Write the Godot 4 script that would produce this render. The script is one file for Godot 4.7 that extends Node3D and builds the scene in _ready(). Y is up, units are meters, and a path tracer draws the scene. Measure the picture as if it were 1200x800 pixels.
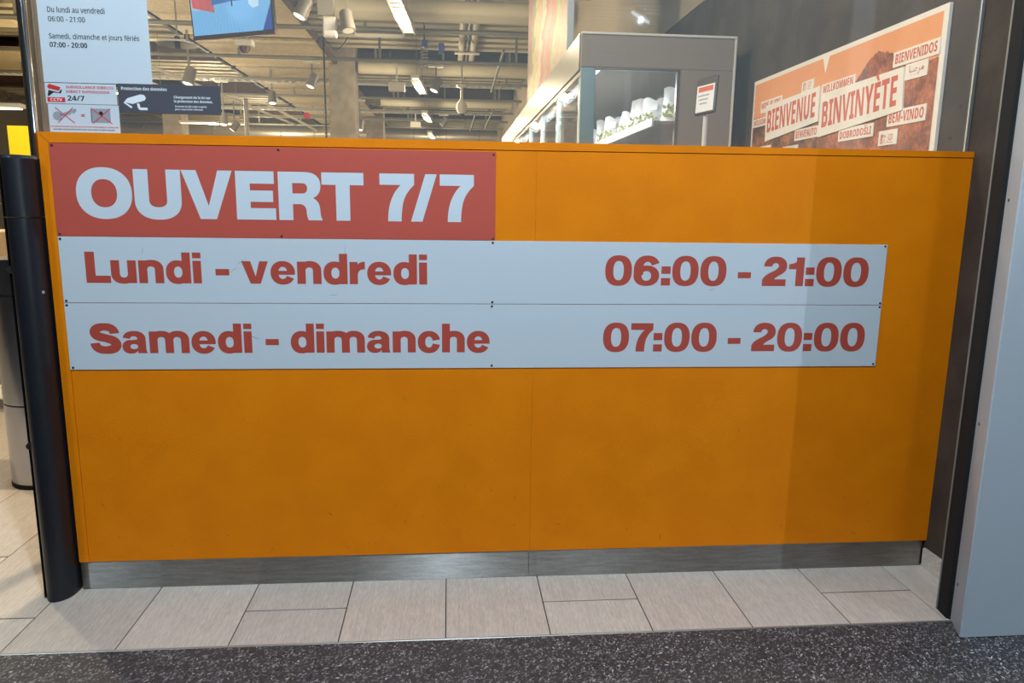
extends Node3D

# ------------------------------------------------------------------ helpers
var taken := {}
var M := {}
var rng := RandomNumberGenerator.new()

func numbered(called: String) -> String:
	if not taken.has(called):
		taken[called] = 0
		return called
	taken[called] += 1
	return "%s_%03d" % [called, taken[called]]

func tag(o: Node3D, label: String, category: String, group := "", kind := "") -> void:
	if label: o.set_meta("label", label)
	if category: o.set_meta("category", category)
	if group: o.set_meta("group", group)
	if kind: o.set_meta("kind", kind)

func thing(called: String, label: String, category: String, at := Vector3.ZERO, group := "") -> Node3D:
	var o := Node3D.new()
	o.name = numbered(called)
	add_child(o)
	o.position = at
	tag(o, label, category, group)
	return o

func structure(called: String, label := "") -> Node3D:
	var o := Node3D.new()
	o.name = numbered(called)
	add_child(o)
	o.set_meta("kind", "structure")
	if label: o.set_meta("label", label)
	return o

func part(called: String, st, m: Material, parent: Node, at := Vector3.ZERO, label := "") -> MeshInstance3D:
	var o := MeshInstance3D.new()
	o.name = called
	o.mesh = st.commit() if st is SurfaceTool else st
	o.material_override = m
	o.cast_shadow = GeometryInstance3D.SHADOW_CASTING_SETTING_ON
	parent.add_child(o, true)
	o.position = at
	if label: o.set_meta("label", label)
	return o

func single(called: String, st, m: Material, label: String, category: String, at := Vector3.ZERO, group := "") -> MeshInstance3D:
	var o := part(numbered(called), st, m, self, at)
	tag(o, label, category, group)
	return o

func copy(o: Node3D, called: String, at: Vector3, turn := 0.0, label := "") -> Node3D:
	var c: Node3D = o.duplicate()
	c.name = numbered(called)
	add_child(c)
	c.position = at
	c.rotation.y = turn
	if label: c.set_meta("label", label)
	return c

func mb() -> SurfaceTool:
	var st := SurfaceTool.new()
	st.begin(Mesh.PRIMITIVE_TRIANGLES)
	return st

func tri(st: SurfaceTool, a: Vector3, b: Vector3, c: Vector3, n: Vector3, ua := Vector2.ZERO, ub := Vector2.ZERO, uc := Vector2.ZERO) -> void:
	var v := [a, b, c]
	var u := [ua, ub, uc]
	if (b - a).cross(c - a).dot(n) > 0.0:
		v = [a, c, b]
		u = [ua, uc, ub]
	for i in 3:
		st.set_normal(n)
		st.set_uv(u[i])
		st.add_vertex(v[i])

func quad(st: SurfaceTool, a: Vector3, b: Vector3, c: Vector3, d: Vector3, n: Vector3, u0 := Vector2(0, 1), u1 := Vector2(1, 0)) -> void:
	# a lower left, b lower right, c upper right, d upper left
	tri(st, a, b, c, n, Vector2(u0.x, u0.y), Vector2(u1.x, u0.y), Vector2(u1.x, u1.y))
	tri(st, a, c, d, n, Vector2(u0.x, u0.y), Vector2(u1.x, u1.y), Vector2(u0.x, u1.y))

func box(st: SurfaceTool, c: Vector3, s: Vector3, bev := 0.0) -> void:
	# a box with chamfered edges
	var h := s * 0.5
	bev = minf(bev, minf(h.x, minf(h.y, h.z)) * 0.9)
	for ax in 3:
		var b := (ax + 1) % 3
		var d := (ax + 2) % 3
		for sg in [-1.0, 1.0]:
			var n := Vector3.ZERO
			n[ax] = sg
			var p := []
			for q in [[-1, -1], [1, -1], [1, 1], [-1, 1]]:
				var v := Vector3.ZERO
				v[ax] = sg * h[ax]
				v[b] = q[0] * (h[b] - bev)
				v[d] = q[1] * (h[d] - bev)
				p.append(c + v)
			quad(st, p[0], p[1], p[2], p[3], n)
			if bev > 0.0:
				for sb in [-1.0, 1.0]:
					var n2 := Vector3.ZERO
					n2[ax] = sg
					n2[b] = sb
					n2 = n2.normalized()
					var e := []
					for sd in [-1.0, 1.0]:
						var v1 := Vector3.ZERO
						v1[ax] = sg * h[ax]
						v1[b] = sb * (h[b] - bev)
						v1[d] = sd * (h[d] - bev)
						var v2 := v1
						v2[ax] = sg * (h[ax] - bev)
						v2[b] = sb * h[b]
						e.append([c + v1, c + v2])
					quad(st, e[0][0], e[0][1], e[1][1], e[1][0], n2)
	if bev > 0.0:
		for x in [-1.0, 1.0]:
			for y in [-1.0, 1.0]:
				for z in [-1.0, 1.0]:
					var k := Vector3(x, y, z)
					tri(st, c + k * Vector3(h.x, h.y - bev, h.z - bev), c + k * Vector3(h.x - bev, h.y, h.z - bev), c + k * Vector3(h.x - bev, h.y - bev, h.z), k.normalized())

func bx(c: Vector3, s: Vector3, bev := 0.0) -> SurfaceTool:
	var st := mb()
	box(st, c, s, bev)
	return st

func span(x0: float, x1: float, y0: float, y1: float, z0: float, z1: float, bev := 0.0) -> SurfaceTool:
	return bx(Vector3((x0 + x1) / 2, (y0 + y1) / 2, (z0 + z1) / 2), Vector3(absf(x1 - x0), absf(y1 - y0), absf(z1 - z0)), bev)

func tube(st: SurfaceTool, a: Vector3, b: Vector3, r0: float, r1: float, n := 16, caps := true) -> void:
	var w := (b - a).normalized()
	var u := w.cross(Vector3.UP if absf(w.y) < 0.9 else Vector3.RIGHT).normalized()
	var v := w.cross(u)
	for i in n:
		var t0 := TAU * i / n
		var t1 := TAU * (i + 1) / n
		var d0 := u * cos(t0) + v * sin(t0)
		var d1 := u * cos(t1) + v * sin(t1)
		var p := [a + d0 * r0, a + d1 * r0, b + d1 * r1, b + d0 * r1]
		var f := [[0, 1, 2], [0, 2, 3]]
		for k in f:
			var q := [p[k[0]], p[k[1]], p[k[2]]]
			var nn := [d0, d1, d1] if k[1] == 1 else [d0, d1, d0]
			var uu := [Vector2(float(i) / n, 0), Vector2(float(i + 1) / n, 0), Vector2(float(i + 1) / n, 1)] if k[1] == 1 else [Vector2(float(i) / n, 0), Vector2(float(i + 1) / n, 1), Vector2(float(i) / n, 1)]
			var order := [0, 1, 2]
			if (q[1] - q[0]).cross(q[2] - q[0]).dot(d0 + d1) > 0.0: order = [0, 2, 1]
			for j in order:
				st.set_normal(nn[j])
				st.set_uv(uu[j])
				st.add_vertex(q[j])
		if caps:
			if r0 > 0.0: tri(st, a, p[0], p[1], -w)
			if r1 > 0.0: tri(st, b, p[3], p[2], w)

func tb(a: Vector3, b: Vector3, r: float, n := 16) -> SurfaceTool:
	var st := mb()
	tube(st, a, b, r, r, n)
	return st

func lathe(st: SurfaceTool, prof: Array, at: Vector3, n := 24) -> void:
	for i in prof.size() - 1:
		var p0: Vector2 = prof[i]
		var p1: Vector2 = prof[i + 1]
		if absf(p0.y - p1.y) < 1e-6:
			for k in n:
				var a0 := TAU * k / n
				var a1 := TAU * (k + 1) / n
				var nn := Vector3(0, 1 if i > prof.size() / 2 else -1, 0)
				var q := [at + Vector3(cos(a0) * p0.x, p0.y, sin(a0) * p0.x), at + Vector3(cos(a1) * p0.x, p0.y, sin(a1) * p0.x), at + Vector3(cos(a1) * p1.x, p1.y, sin(a1) * p1.x), at + Vector3(cos(a0) * p1.x, p1.y, sin(a0) * p1.x)]
				tri(st, q[0], q[1], q[2], nn)
				tri(st, q[0], q[2], q[3], nn)
		else:
			tube(st, at + Vector3(0, p0.y, 0), at + Vector3(0, p1.y, 0), p0.x, p1.x, n, false)

func prism(st: SurfaceTool, pts: PackedVector2Array, z0: float, z1: float) -> void:
	# outline in x, y; extruded along z
	var idx := Geometry2D.triangulate_polygon(pts)
	for i in range(0, idx.size(), 3):
		for z in [z0, z1]:
			var nn := Vector3(0, 0, 1 if z == maxf(z0, z1) else -1)
			tri(st, Vector3(pts[idx[i]].x, pts[idx[i]].y, z), Vector3(pts[idx[i + 1]].x, pts[idx[i + 1]].y, z), Vector3(pts[idx[i + 2]].x, pts[idx[i + 2]].y, z), nn)
	var cw := Geometry2D.is_polygon_clockwise(pts)
	for i in pts.size():
		var a := pts[i]
		var b := pts[(i + 1) % pts.size()]
		var d := (b - a).normalized()
		var n2 := Vector2(d.y, -d.x) * (-1.0 if cw else 1.0)
		quad(st, Vector3(a.x, a.y, z0), Vector3(b.x, b.y, z0), Vector3(b.x, b.y, z1), Vector3(a.x, a.y, z1), Vector3(n2.x, n2.y, 0))

func plan(st: SurfaceTool, pts: PackedVector2Array, y0: float, y1: float) -> void:
	# outline in x, z; extruded upwards
	var idx := Geometry2D.triangulate_polygon(pts)
	for i in range(0, idx.size(), 3):
		for y in [y0, y1]:
			tri(st, Vector3(pts[idx[i]].x, y, pts[idx[i]].y), Vector3(pts[idx[i + 1]].x, y, pts[idx[i + 1]].y), Vector3(pts[idx[i + 2]].x, y, pts[idx[i + 2]].y), Vector3(0, 1 if y == y1 else -1, 0))
	var cw := Geometry2D.is_polygon_clockwise(pts)
	for i in pts.size():
		var a := pts[i]
		var b := pts[(i + 1) % pts.size()]
		var d := (b - a).normalized()
		var n2 := Vector2(d.y, -d.x) * (-1.0 if cw else 1.0)
		quad(st, Vector3(a.x, y0, a.y), Vector3(b.x, y0, b.y), Vector3(b.x, y1, b.y), Vector3(a.x, y1, a.y), Vector3(n2.x, 0, n2.y), Vector2(float(i), 1), Vector2(i + 1.0, 0))

func plan_round(st: SurfaceTool, pts: PackedVector2Array, y0: float, y1: float) -> void:
	# the sides of plan() again, with normals averaged between neighbouring faces where the outline curves
	var n := pts.size()
	var cw := Geometry2D.is_polygon_clockwise(pts)
	var face := []
	for i in n:
		var d := (pts[(i + 1) % n] - pts[i]).normalized()
		face.append(Vector2(d.y, -d.x) * (-1.0 if cw else 1.0))
	for i in n:
		var j := (i + 1) % n
		var ni: Vector2 = face[i]
		var na: Vector2 = (face[(i + n - 1) % n] + ni).normalized() if face[(i + n - 1) % n].dot(ni) > 0.75 else ni
		var nb: Vector2 = (face[j] + ni).normalized() if face[j].dot(ni) > 0.75 else ni
		var v := [Vector3(pts[i].x, y0, pts[i].y), Vector3(pts[j].x, y0, pts[j].y), Vector3(pts[j].x, y1, pts[j].y), Vector3(pts[i].x, y1, pts[i].y)]
		var w := [na, nb, nb, na]
		for t in [[0, 1, 2], [0, 2, 3]]:
			var o: Array = t
			if (v[t[1]] - v[t[0]]).cross(v[t[2]] - v[t[0]]).dot(Vector3(ni.x, 0, ni.y)) > 0.0: o = [t[0], t[2], t[1]]
			for k in o:
				st.set_normal(Vector3(w[k].x, 0, w[k].y))
				st.set_uv(Vector2.ZERO)
				st.add_vertex(v[k])

func flat(st: SurfaceTool, pts: PackedVector2Array, z: float) -> void:
	var idx := Geometry2D.triangulate_polygon(pts)
	for i in range(0, idx.size(), 3):
		tri(st, Vector3(pts[idx[i]].x, pts[idx[i]].y, z), Vector3(pts[idx[i + 1]].x, pts[idx[i + 1]].y, z), Vector3(pts[idx[i + 2]].x, pts[idx[i + 2]].y, z), Vector3(0, 0, 1))

func V(a: Array) -> PackedVector2Array:
	var p := PackedVector2Array()
	for i in range(0, a.size(), 2): p.append(Vector2(a[i], a[i + 1]))
	return p

# ------------------------------------------------------------------ materials
func srgb(r: float, g: float, b: float) -> Color:
	return Color(r / 255.0, g / 255.0, b / 255.0)

func mat(called: String, c: Color, rough := 0.6, metal := 0.0) -> StandardMaterial3D:
	var m := StandardMaterial3D.new()
	m.resource_name = called
	m.albedo_color = c
	m.roughness = rough
	m.metallic = metal
	M[called] = m
	return m

func glow(called: String, c: Color, energy: float) -> StandardMaterial3D:
	var m := mat(called, Color(0.8, 0.8, 0.8), 0.5)
	m.emission_enabled = true
	m.emission = c
	m.emission_energy_multiplier = energy
	return m

func noise(seed_: int, freq: float, kind := FastNoiseLite.TYPE_SIMPLEX_SMOOTH, oct := 3) -> FastNoiseLite:
	var f := FastNoiseLite.new()
	f.seed = seed_
	f.frequency = freq
	f.noise_type = kind
	f.fractal_octaves = oct
	return f

func ramp_tex(seed_: int, freq: float, a: Color, b: Color, size := 512, kind := FastNoiseLite.TYPE_SIMPLEX_SMOOTH, oct := 4, normal := 0.0) -> NoiseTexture2D:
	var t := NoiseTexture2D.new()
	t.width = size
	t.height = size
	t.seamless = true
	t.noise = noise(seed_, freq, kind, oct)
	if normal > 0.0:
		t.as_normal_map = true
		t.bump_strength = normal
	else:
		var g := Gradient.new()
		g.colors = PackedColorArray([a, b])
		g.offsets = PackedFloat32Array([0.25, 0.75])
		t.color_ramp = g
	return t

func tri_map(m: StandardMaterial3D, scale: float, albedo: Texture2D, normal: Texture2D = null, strength := 0.3) -> void:
	m.uv1_triplanar = true
	m.uv1_world_triplanar = true
	m.uv1_scale = Vector3.ONE * scale
	if albedo: m.albedo_texture = albedo
	if normal:
		m.normal_enabled = true
		m.normal_texture = normal
		m.normal_scale = strength

func fill_poly(im: Image, pts: PackedVector2Array, c: Color) -> void:
	# scan lines; pts in pixels
	var y0 := 1e9
	var y1 := -1e9
	for p in pts:
		y0 = minf(y0, p.y)
		y1 = maxf(y1, p.y)
	for y in range(maxi(0, int(y0)), mini(im.get_height() - 1, int(y1)) + 1):
		var xs := []
		for i in pts.size():
			var a := pts[i]
			var b := pts[(i + 1) % pts.size()]
			if (a.y <= y + 0.5) != (b.y <= y + 0.5):
				xs.append(a.x + (y + 0.5 - a.y) / (b.y - a.y) * (b.x - a.x))
		xs.sort()
		for k in range(0, xs.size() - 1, 2):
			var x0 := clampi(int(round(xs[k])), 0, im.get_width())
			var x1 := clampi(int(round(xs[k + 1])), 0, im.get_width())
			if x1 > x0: im.fill_rect(Rect2i(x0, y, x1 - x0, 1), c)

func stone_texture() -> ImageTexture:
	var n := 1024
	var im := Image.create(n, n, true, Image.FORMAT_RGB8)
	im.fill(srgb(62, 60, 62))
	for i in 21000:
		var p := Vector2(rng.randf() * n, rng.randf() * n)
		var a := rng.randfn(2.2, 0.5) if rng.randf() < 0.6 else rng.randf() * PI
		var l := rng.randf_range(3.0, 9.5)
		var w := rng.randf_range(1.2, 3.4)
		var d := Vector2(cos(a), sin(a)) * l
		var e := Vector2(-sin(a), cos(a)) * w
		var g := lerpf(34, 104, rng.randf())
		var k := rng.randf()
		if k < 0.38: g = lerpf(112, 150, rng.randf())
		if k < 0.07: g = lerpf(160, 205, rng.randf())
		for ox in [0, -n, n]:
			if p.x + ox < -12 or p.x + ox > n + 12: continue
			for oy in [0, -n, n]:
				if p.y + oy < -12 or p.y + oy > n + 12: continue
				var q := p + Vector2(ox, oy)
				fill_poly(im, PackedVector2Array([q - d, q - e, q + d, q + e]), srgb(g, g * 0.975, g * 0.985))
	return ImageTexture.create_from_image(im)

func tile_texture(seed_: int) -> ImageTexture:
	var w := 384
	var h := 896
	var im := Image.create(w, h, true, Image.FORMAT_RGB8)
	var fine := noise(seed_, 0.42, FastNoiseLite.TYPE_SIMPLEX_SMOOTH, 2)
	var mid := noise(seed_ + 9, 0.07)
	var big_ := noise(seed_ + 17, 0.012)
	for y in h:
		for x in w:
			var bend := mid.get_noise_2d(x * 0.2, y * 0.06) * 4.0
			var v := fine.get_noise_2d(x + bend, y * 0.07) * 0.12 + mid.get_noise_2d(x + bend, y * 0.05) * 0.05 + big_.get_noise_2d(x, y) * 0.03
			var f := 1.0 + v
			im.set_pixel(x, y, Color(0.83 * f, 0.787 * f, 0.745 * f))
	return ImageTexture.create_from_image(im)

# ------------------------------------------------------------------ heavy grotesque lettering
var T := []  # outlines of the letter that is being drawn

func g_poly(p: PackedVector2Array) -> void:
	T.append(p)

func g_rect(x0: float, y0: float, x1: float, y1: float) -> void:
	g_poly(V([x0, y0, x1, y0, x1, y1, x0, y1]))

func oval(c: Vector2, r: Vector2, a: float, e: float) -> Vector2:
	var k := cos(a)
	var s := sin(a)
	return c + Vector2(signf(k) * pow(absf(k), 2.0 / e) * r.x, signf(s) * pow(absf(s), 2.0 / e) * r.y)

func g_arc(oc: Vector2, orad: Vector2, ic: Vector2, ir: Vector2, a0 := 0.0, a1 := 360.0, e := 2.2) -> void:
	var halves := [[a0, a1]] if a1 - a0 < 350.0 else [[a0, (a0 + a1) / 2], [(a0 + a1) / 2, a1]]
	for h in halves:
		var p := PackedVector2Array()
		for i in 33: p.append(oval(oc, orad, deg_to_rad(lerpf(h[0], h[1], i / 32.0)), e))
		for i in 33: p.append(oval(ic, ir, deg_to_rad(lerpf(h[1], h[0], i / 32.0)), e))
		T.append(p)

func path(a: Array) -> PackedVector2Array:
	# [x, y] a point, [cx, cy, x, y] a curve from the point before
	var p := PackedVector2Array()
	for k in a:
		if k.size() == 2:
			p.append(Vector2(k[0], k[1]))
		else:
			var s := p[p.size() - 1]
			for i in range(1, 9):
				var t := i / 8.0
				p.append(s.lerp(Vector2(k[0], k[1]), t).lerp(Vector2(k[0], k[1]).lerp(Vector2(k[2], k[3]), t), t))
	return p

func g_stroke(c: Array, w: Array) -> void:
	# a thick line along cubic curves: c = [start, [c1, c2, end] ...]
	var pts := [c[0]]
	var wid := [w[0]]
	for k in range(1, c.size()):
		for i in range(1, 13):
			pts.append((pts[0] if k == 1 else c[k - 1][2]).bezier_interpolate(c[k][0], c[k][1], c[k][2], i / 12.0))
			wid.append(lerpf(w[k - 1], w[k], i / 12.0))
	var l := []
	var r := []
	for i in pts.size():
		var d: Vector2 = (pts[mini(i + 1, pts.size() - 1)] - pts[maxi(i - 1, 0)]).normalized()
		var q: Vector2 = Vector2(-d.y, d.x) * float(wid[i]) * 0.5
		l.append(pts[i] + q)
		r.append(pts[i] - q)
	for i in pts.size() - 1:
		T.append(PackedVector2Array([l[i], l[i + 1], r[i + 1], r[i]]))

func glyph(ch: String) -> float:
	# draws into T at cap height 1; returns the width
	match ch:
		"O":
			g_arc(Vector2(.57, .5), Vector2(.57, .525), Vector2(.57, .5), Vector2(.262, .285))
			return 1.14
		"U":
			g_rect(0, .36, .3, 1)
			g_rect(.67, .36, .97, 1)
			g_arc(Vector2(.485, .37), Vector2(.485, .395), Vector2(.485, .37), Vector2(.185, .14), 180, 360, 2.3)
			return .97
		"V":
			g_poly(V([0, 1, .31, 1, .545, .27, .76, 1, 1.06, 1, .7, 0, .36, 0]))
			return 1.06
		"E":
			g_rect(0, 0, .3, 1)
			g_rect(.29, .745, .81, 1)
			g_rect(.29, .37, .78, .605)
			g_rect(.29, 0, .83, .24)
			return .83
		"R":
			g_rect(0, 0, .3, 1)
			g_poly(path([[.29, 1], [.55, 1], [.9, 1, .9, .72], [.9, .53, .72, .46], [.29, .46], [.29, .555], [.5, .555], [.615, .555, .615, .665], [.615, .77, .5, .77], [.29, .77]]))
			g_poly(path([[.29, .335], [.29, .48], [.7, .48], [.87, .42, .88, .24], [.885, .06, .93, 0], [.63, 0], [.595, .05, .59, .18], [.58, .335, .44, .335]]))
			return .93
		"T":
			g_rect(0, .745, .9, 1)
			g_rect(.3, 0, .6, .76)
			return .9
		"7":
			g_poly(path([[0, 1], [.75, 1], [.75, .77], [.56, .6, .51, .4], [.47, .22, .47, 0], [.175, 0], [.175, .28, .26, .48], [.34, .66, .46, .765], [0, .765]]))
			return .75
		"/":
			g_poly(V([0, 0, .25, 0, .57, 1, .32, 1]))
			return .57
		"L":
			g_rect(0, 0, .3, 1)
			g_rect(.29, 0, .765, .235)
			return .765
		"u":
			g_rect(0, .29, .275, .735)
			g_rect(.525, 0, .8, .735)
			g_arc(Vector2(.385, .3), Vector2(.385, .32), Vector2(.4, .3), Vector2(.125, .12), 180, 360, 2.2)
			return .8
		"n", "h":
			g_rect(0, 0, .275, 1.0 if ch == "h" else .735)
			g_rect(.515, 0, .79, .45)
			g_arc(Vector2(.415, .44), Vector2(.375, .315), Vector2(.395, .44), Vector2(.12, .105), 0, 180, 2.2)
			return .79
		"m":
			g_rect(0, 0, .27, .735)
			g_rect(.515, 0, .785, .45)
			g_rect(1.03, 0, 1.3, .45)
			g_arc(Vector2(.4, .44), Vector2(.385, .315), Vector2(.393, .44), Vector2(.122, .105), 0, 180, 2.2)
			g_arc(Vector2(.93, .44), Vector2(.37, .315), Vector2(.908, .44), Vector2(.122, .105), 0, 180, 2.2)
			return 1.3
		"d":
			g_arc(Vector2(.37, .362), Vector2(.37, .385), Vector2(.39, .365), Vector2(.132, .18))
			g_rect(.52, 0, .79, 1)
			return .79
		"i":
			g_rect(0, 0, .27, .735)
			g_rect(0, .815, .27, 1)
			return .27
		"v":
			g_poly(V([0, .735, .29, .735, .445, .24, .58, .735, .86, .735, .6, 0, .275, 0]))
			return .86
		"e":
			g_arc(Vector2(.4, .362), Vector2(.4, .388), Vector2(.4, .362), Vector2(.145, .2), -3, 333, 2.15)
			g_rect(.15, .3, .797, .43)
			return .8
		"r":
			g_rect(0, 0, .27, .735)
			g_poly(path([[.2, .3], [.2, .55], [.3, .755, .51, .748], [.51, .49], [.29, .52, .27, .3]]))
			return .51
		"c":
			g_arc(Vector2(.39, .362), Vector2(.39, .388), Vector2(.39, .362), Vector2(.13, .19), 12, 347, 2.15)
			return .77
		"a":
			g_rect(.5, .1, .765, .5)
			g_poly(path([[.5, 0], [.5, .2], [.765, .2], [.765, .05, .81, 0]]))
			g_arc(Vector2(.395, .48), Vector2(.37, .27), Vector2(.38, .47), Vector2(.12, .105), -5, 172, 2.2)
			g_arc(Vector2(.27, .215), Vector2(.27, .232), Vector2(.38, .225), Vector2(.125, .085), 0, 360, 2.1)
			g_poly(V([.3, .325, .52, .345, .52, .47, .3, .44]))
			return .81
		"S":
			g_stroke([Vector2(.79, .665), [Vector2(.79, .8), Vector2(.67, .888), Vector2(.48, .888)], [Vector2(.27, .888), Vector2(.165, .81), Vector2(.165, .71)], [Vector2(.165, .575), Vector2(.35, .55), Vector2(.5, .51)], [Vector2(.7, .46), Vector2(.83, .41), Vector2(.83, .29)], [Vector2(.83, .18), Vector2(.7, .108), Vector2(.49, .108)], [Vector2(.27, .108), Vector2(.155, .2), Vector2(.15, .345)]], [.31, .245, .33, .27, .33, .255, .31])
			return .98
		"0":
			g_arc(Vector2(.435, .5), Vector2(.435, .52), Vector2(.435, .5), Vector2(.17, .33), 0, 360, 2.4)
			return .87
		"6":
			g_arc(Vector2(.42, .33), Vector2(.42, .35), Vector2(.42, .325), Vector2(.155, .165))
			g_arc(Vector2(.44, .5), Vector2(.44, .52), Vector2(.45, .54), Vector2(.15, .265), 28, 212, 2.3)
			return .85
		"2":
			g_rect(0, 0, .8, .235)
			g_arc(Vector2(.425, .68), Vector2(.39, .34), Vector2(.425, .68), Vector2(.11, .115), -2, 180, 2.2)
			g_poly(path([[.815, .69], [.82, .5, .6, .39], [.42, .29, .38, .2], [0, .2], [.03, .34, .25, .46], [.52, .58, .535, .69]]))
			return .82
		"1":
			g_rect(.25, 0, .52, 1)
			g_poly(path([[0, .59], [.3, .59], [.3, 1], [.31, .78, 0, .765]]))
			return .52
		":":
			g_rect(0, 0, .3, .255)
			g_rect(0, .4, .3, .655)
			return .3
		"-":
			g_rect(0, .265, .44, .475)
			return .44
	return .3

func heavy(parent: Node, text: String, x0: float, x1: float, y: float, cap: float, z: float, m: Material, gap := 0.065, kern := {}) -> void:
	# a line of heavy letters fitted between x0 and x1, each letter a piece of its own
	var all := []
	var pen := 0.0
	for i in text.length():
		var ch := text[i]
		pen += kern.get(text.substr(i - 1, 2), 0.0) if i > 0 else 0.0
		if ch == " ":
			pen += 0.33
			continue
		T = []
		var w := glyph(ch)
		all.append([pen, T])
		pen += w + gap
	pen -= gap
	var s := (x1 - x0) / pen
	var line := Node3D.new()
	line.name = "lettering"
	line.set_meta("label", "bold text " + text)
	parent.add_child(line, true)
	for g in all:
		var st := mb()
		var done := []
		for outline in g[1]:
			var left := [big(outline)]
			for d in done:
				var next := []
				for f in left: next.append_array(Geometry2D.clip_polygons(f, d))
				left = next
			for f in left:
				if f.size() < 3: continue
				var idx := Geometry2D.triangulate_polygon(f)
				for i in range(0, idx.size(), 3):
					var v := []
					for k in 3: v.append(Vector3(x0 + (g[0] + f[idx[i + k]].x / 1000.0) * s, y + f[idx[i + k]].y / 1000.0 * cap, z))
					tri(st, v[0], v[1], v[2], Vector3(0, 0, 1))
			done.append(big(outline))
		part("letter", st, m, line)

func big(p: PackedVector2Array) -> PackedVector2Array:
	var q := PackedVector2Array()
	for v in p: q.append(v * 1000.0)
	return q

var fonts := {}
func words(parent: Node, text: String, x: float, y: float, cap: float, width: float, z: float, m: Material, bold := true, fat := 0.0) -> MeshInstance3D:
	# small print: left end x, baseline y; width > 0 fits the line to that width
	var key := "%s %.2f" % [bold, fat]
	if not fonts.has(key):
		var f := SystemFont.new()
		f.font_names = PackedStringArray(["Droid Sans"])
		f.font_weight = 700 if bold else 400
		fonts[key] = f
		if fat > 0.0:
			var fv := FontVariation.new()
			fv.base_font = f
			fv.variation_embolden = fat
			fonts[key] = fv
	var t := TextMesh.new()
	t.font = fonts[key]
	t.text = text
	t.font_size = 48
	t.pixel_size = cap / (48 * 0.714)
	t.depth = 0.0002
	t.curve_step = 3.0
	t.horizontal_alignment = HORIZONTAL_ALIGNMENT_LEFT
	t.vertical_alignment = VERTICAL_ALIGNMENT_BOTTOM
	var box_ := t.get_aabb()
	var o := part("lettering", t, m, parent)
	var k := width / box_.size.x if width > 0.0 else 1.0
	o.scale = Vector3(k, 1, 1)
	o.position = Vector3(x - box_.position.x * k, y - fonts[key].get_descent(48) * t.pixel_size, z)
	return o

# ------------------------------------------------------------------ scene
func _ready() -> void:
	rng.seed = 7
	view_and_light()
	materials()
	shell()
	partition()
	signs()
	entrance_post()
	glazing()
	welcome_poster()
	display_case()
	shop_ceiling()
	shop_items()

func omni(called: String, at: Vector3, c: Color, e: float, size := 0.1, parent: Node = self) -> void:
	var l := OmniLight3D.new()
	l.name = called
	parent.add_child(l, true)
	l.position = at
	l.light_color = c
	l.light_energy = e
	l.light_size = size
	l.omni_range = 40.0
	l.omni_attenuation = 2.0
	l.shadow_enabled = true

var cool := Color(0.86, 0.94, 1.0)
var warm := Color(1.0, 0.92, 0.77)

func view_and_light() -> void:
	var cam := Camera3D.new()
	cam.name = "camera"
	add_child(cam)
	cam.position = Vector3(0.9131, 1.2002, 2.232)
	cam.rotation_order = EULER_ORDER_YXZ
	cam.rotation_degrees = Vector3(-10.3015, -4.9342, 0.7994)
	cam.fov = 50.0009
	cam.near = 0.05
	cam.far = 100.0
	cam.current = true
	var we := WorldEnvironment.new()
	we.name = "environment"
	var env := Environment.new()
	env.background_mode = Environment.BG_COLOR
	env.background_color = Color(0.05, 0.055, 0.07)
	env.tonemap_mode = Environment.TONE_MAPPER_LINEAR
	env.tonemap_exposure = 1.0
	env.sdfgi_enabled = true
	env.ssao_enabled = true
	env.ssil_enabled = true
	we.environment = env
	add_child(we)

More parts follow.
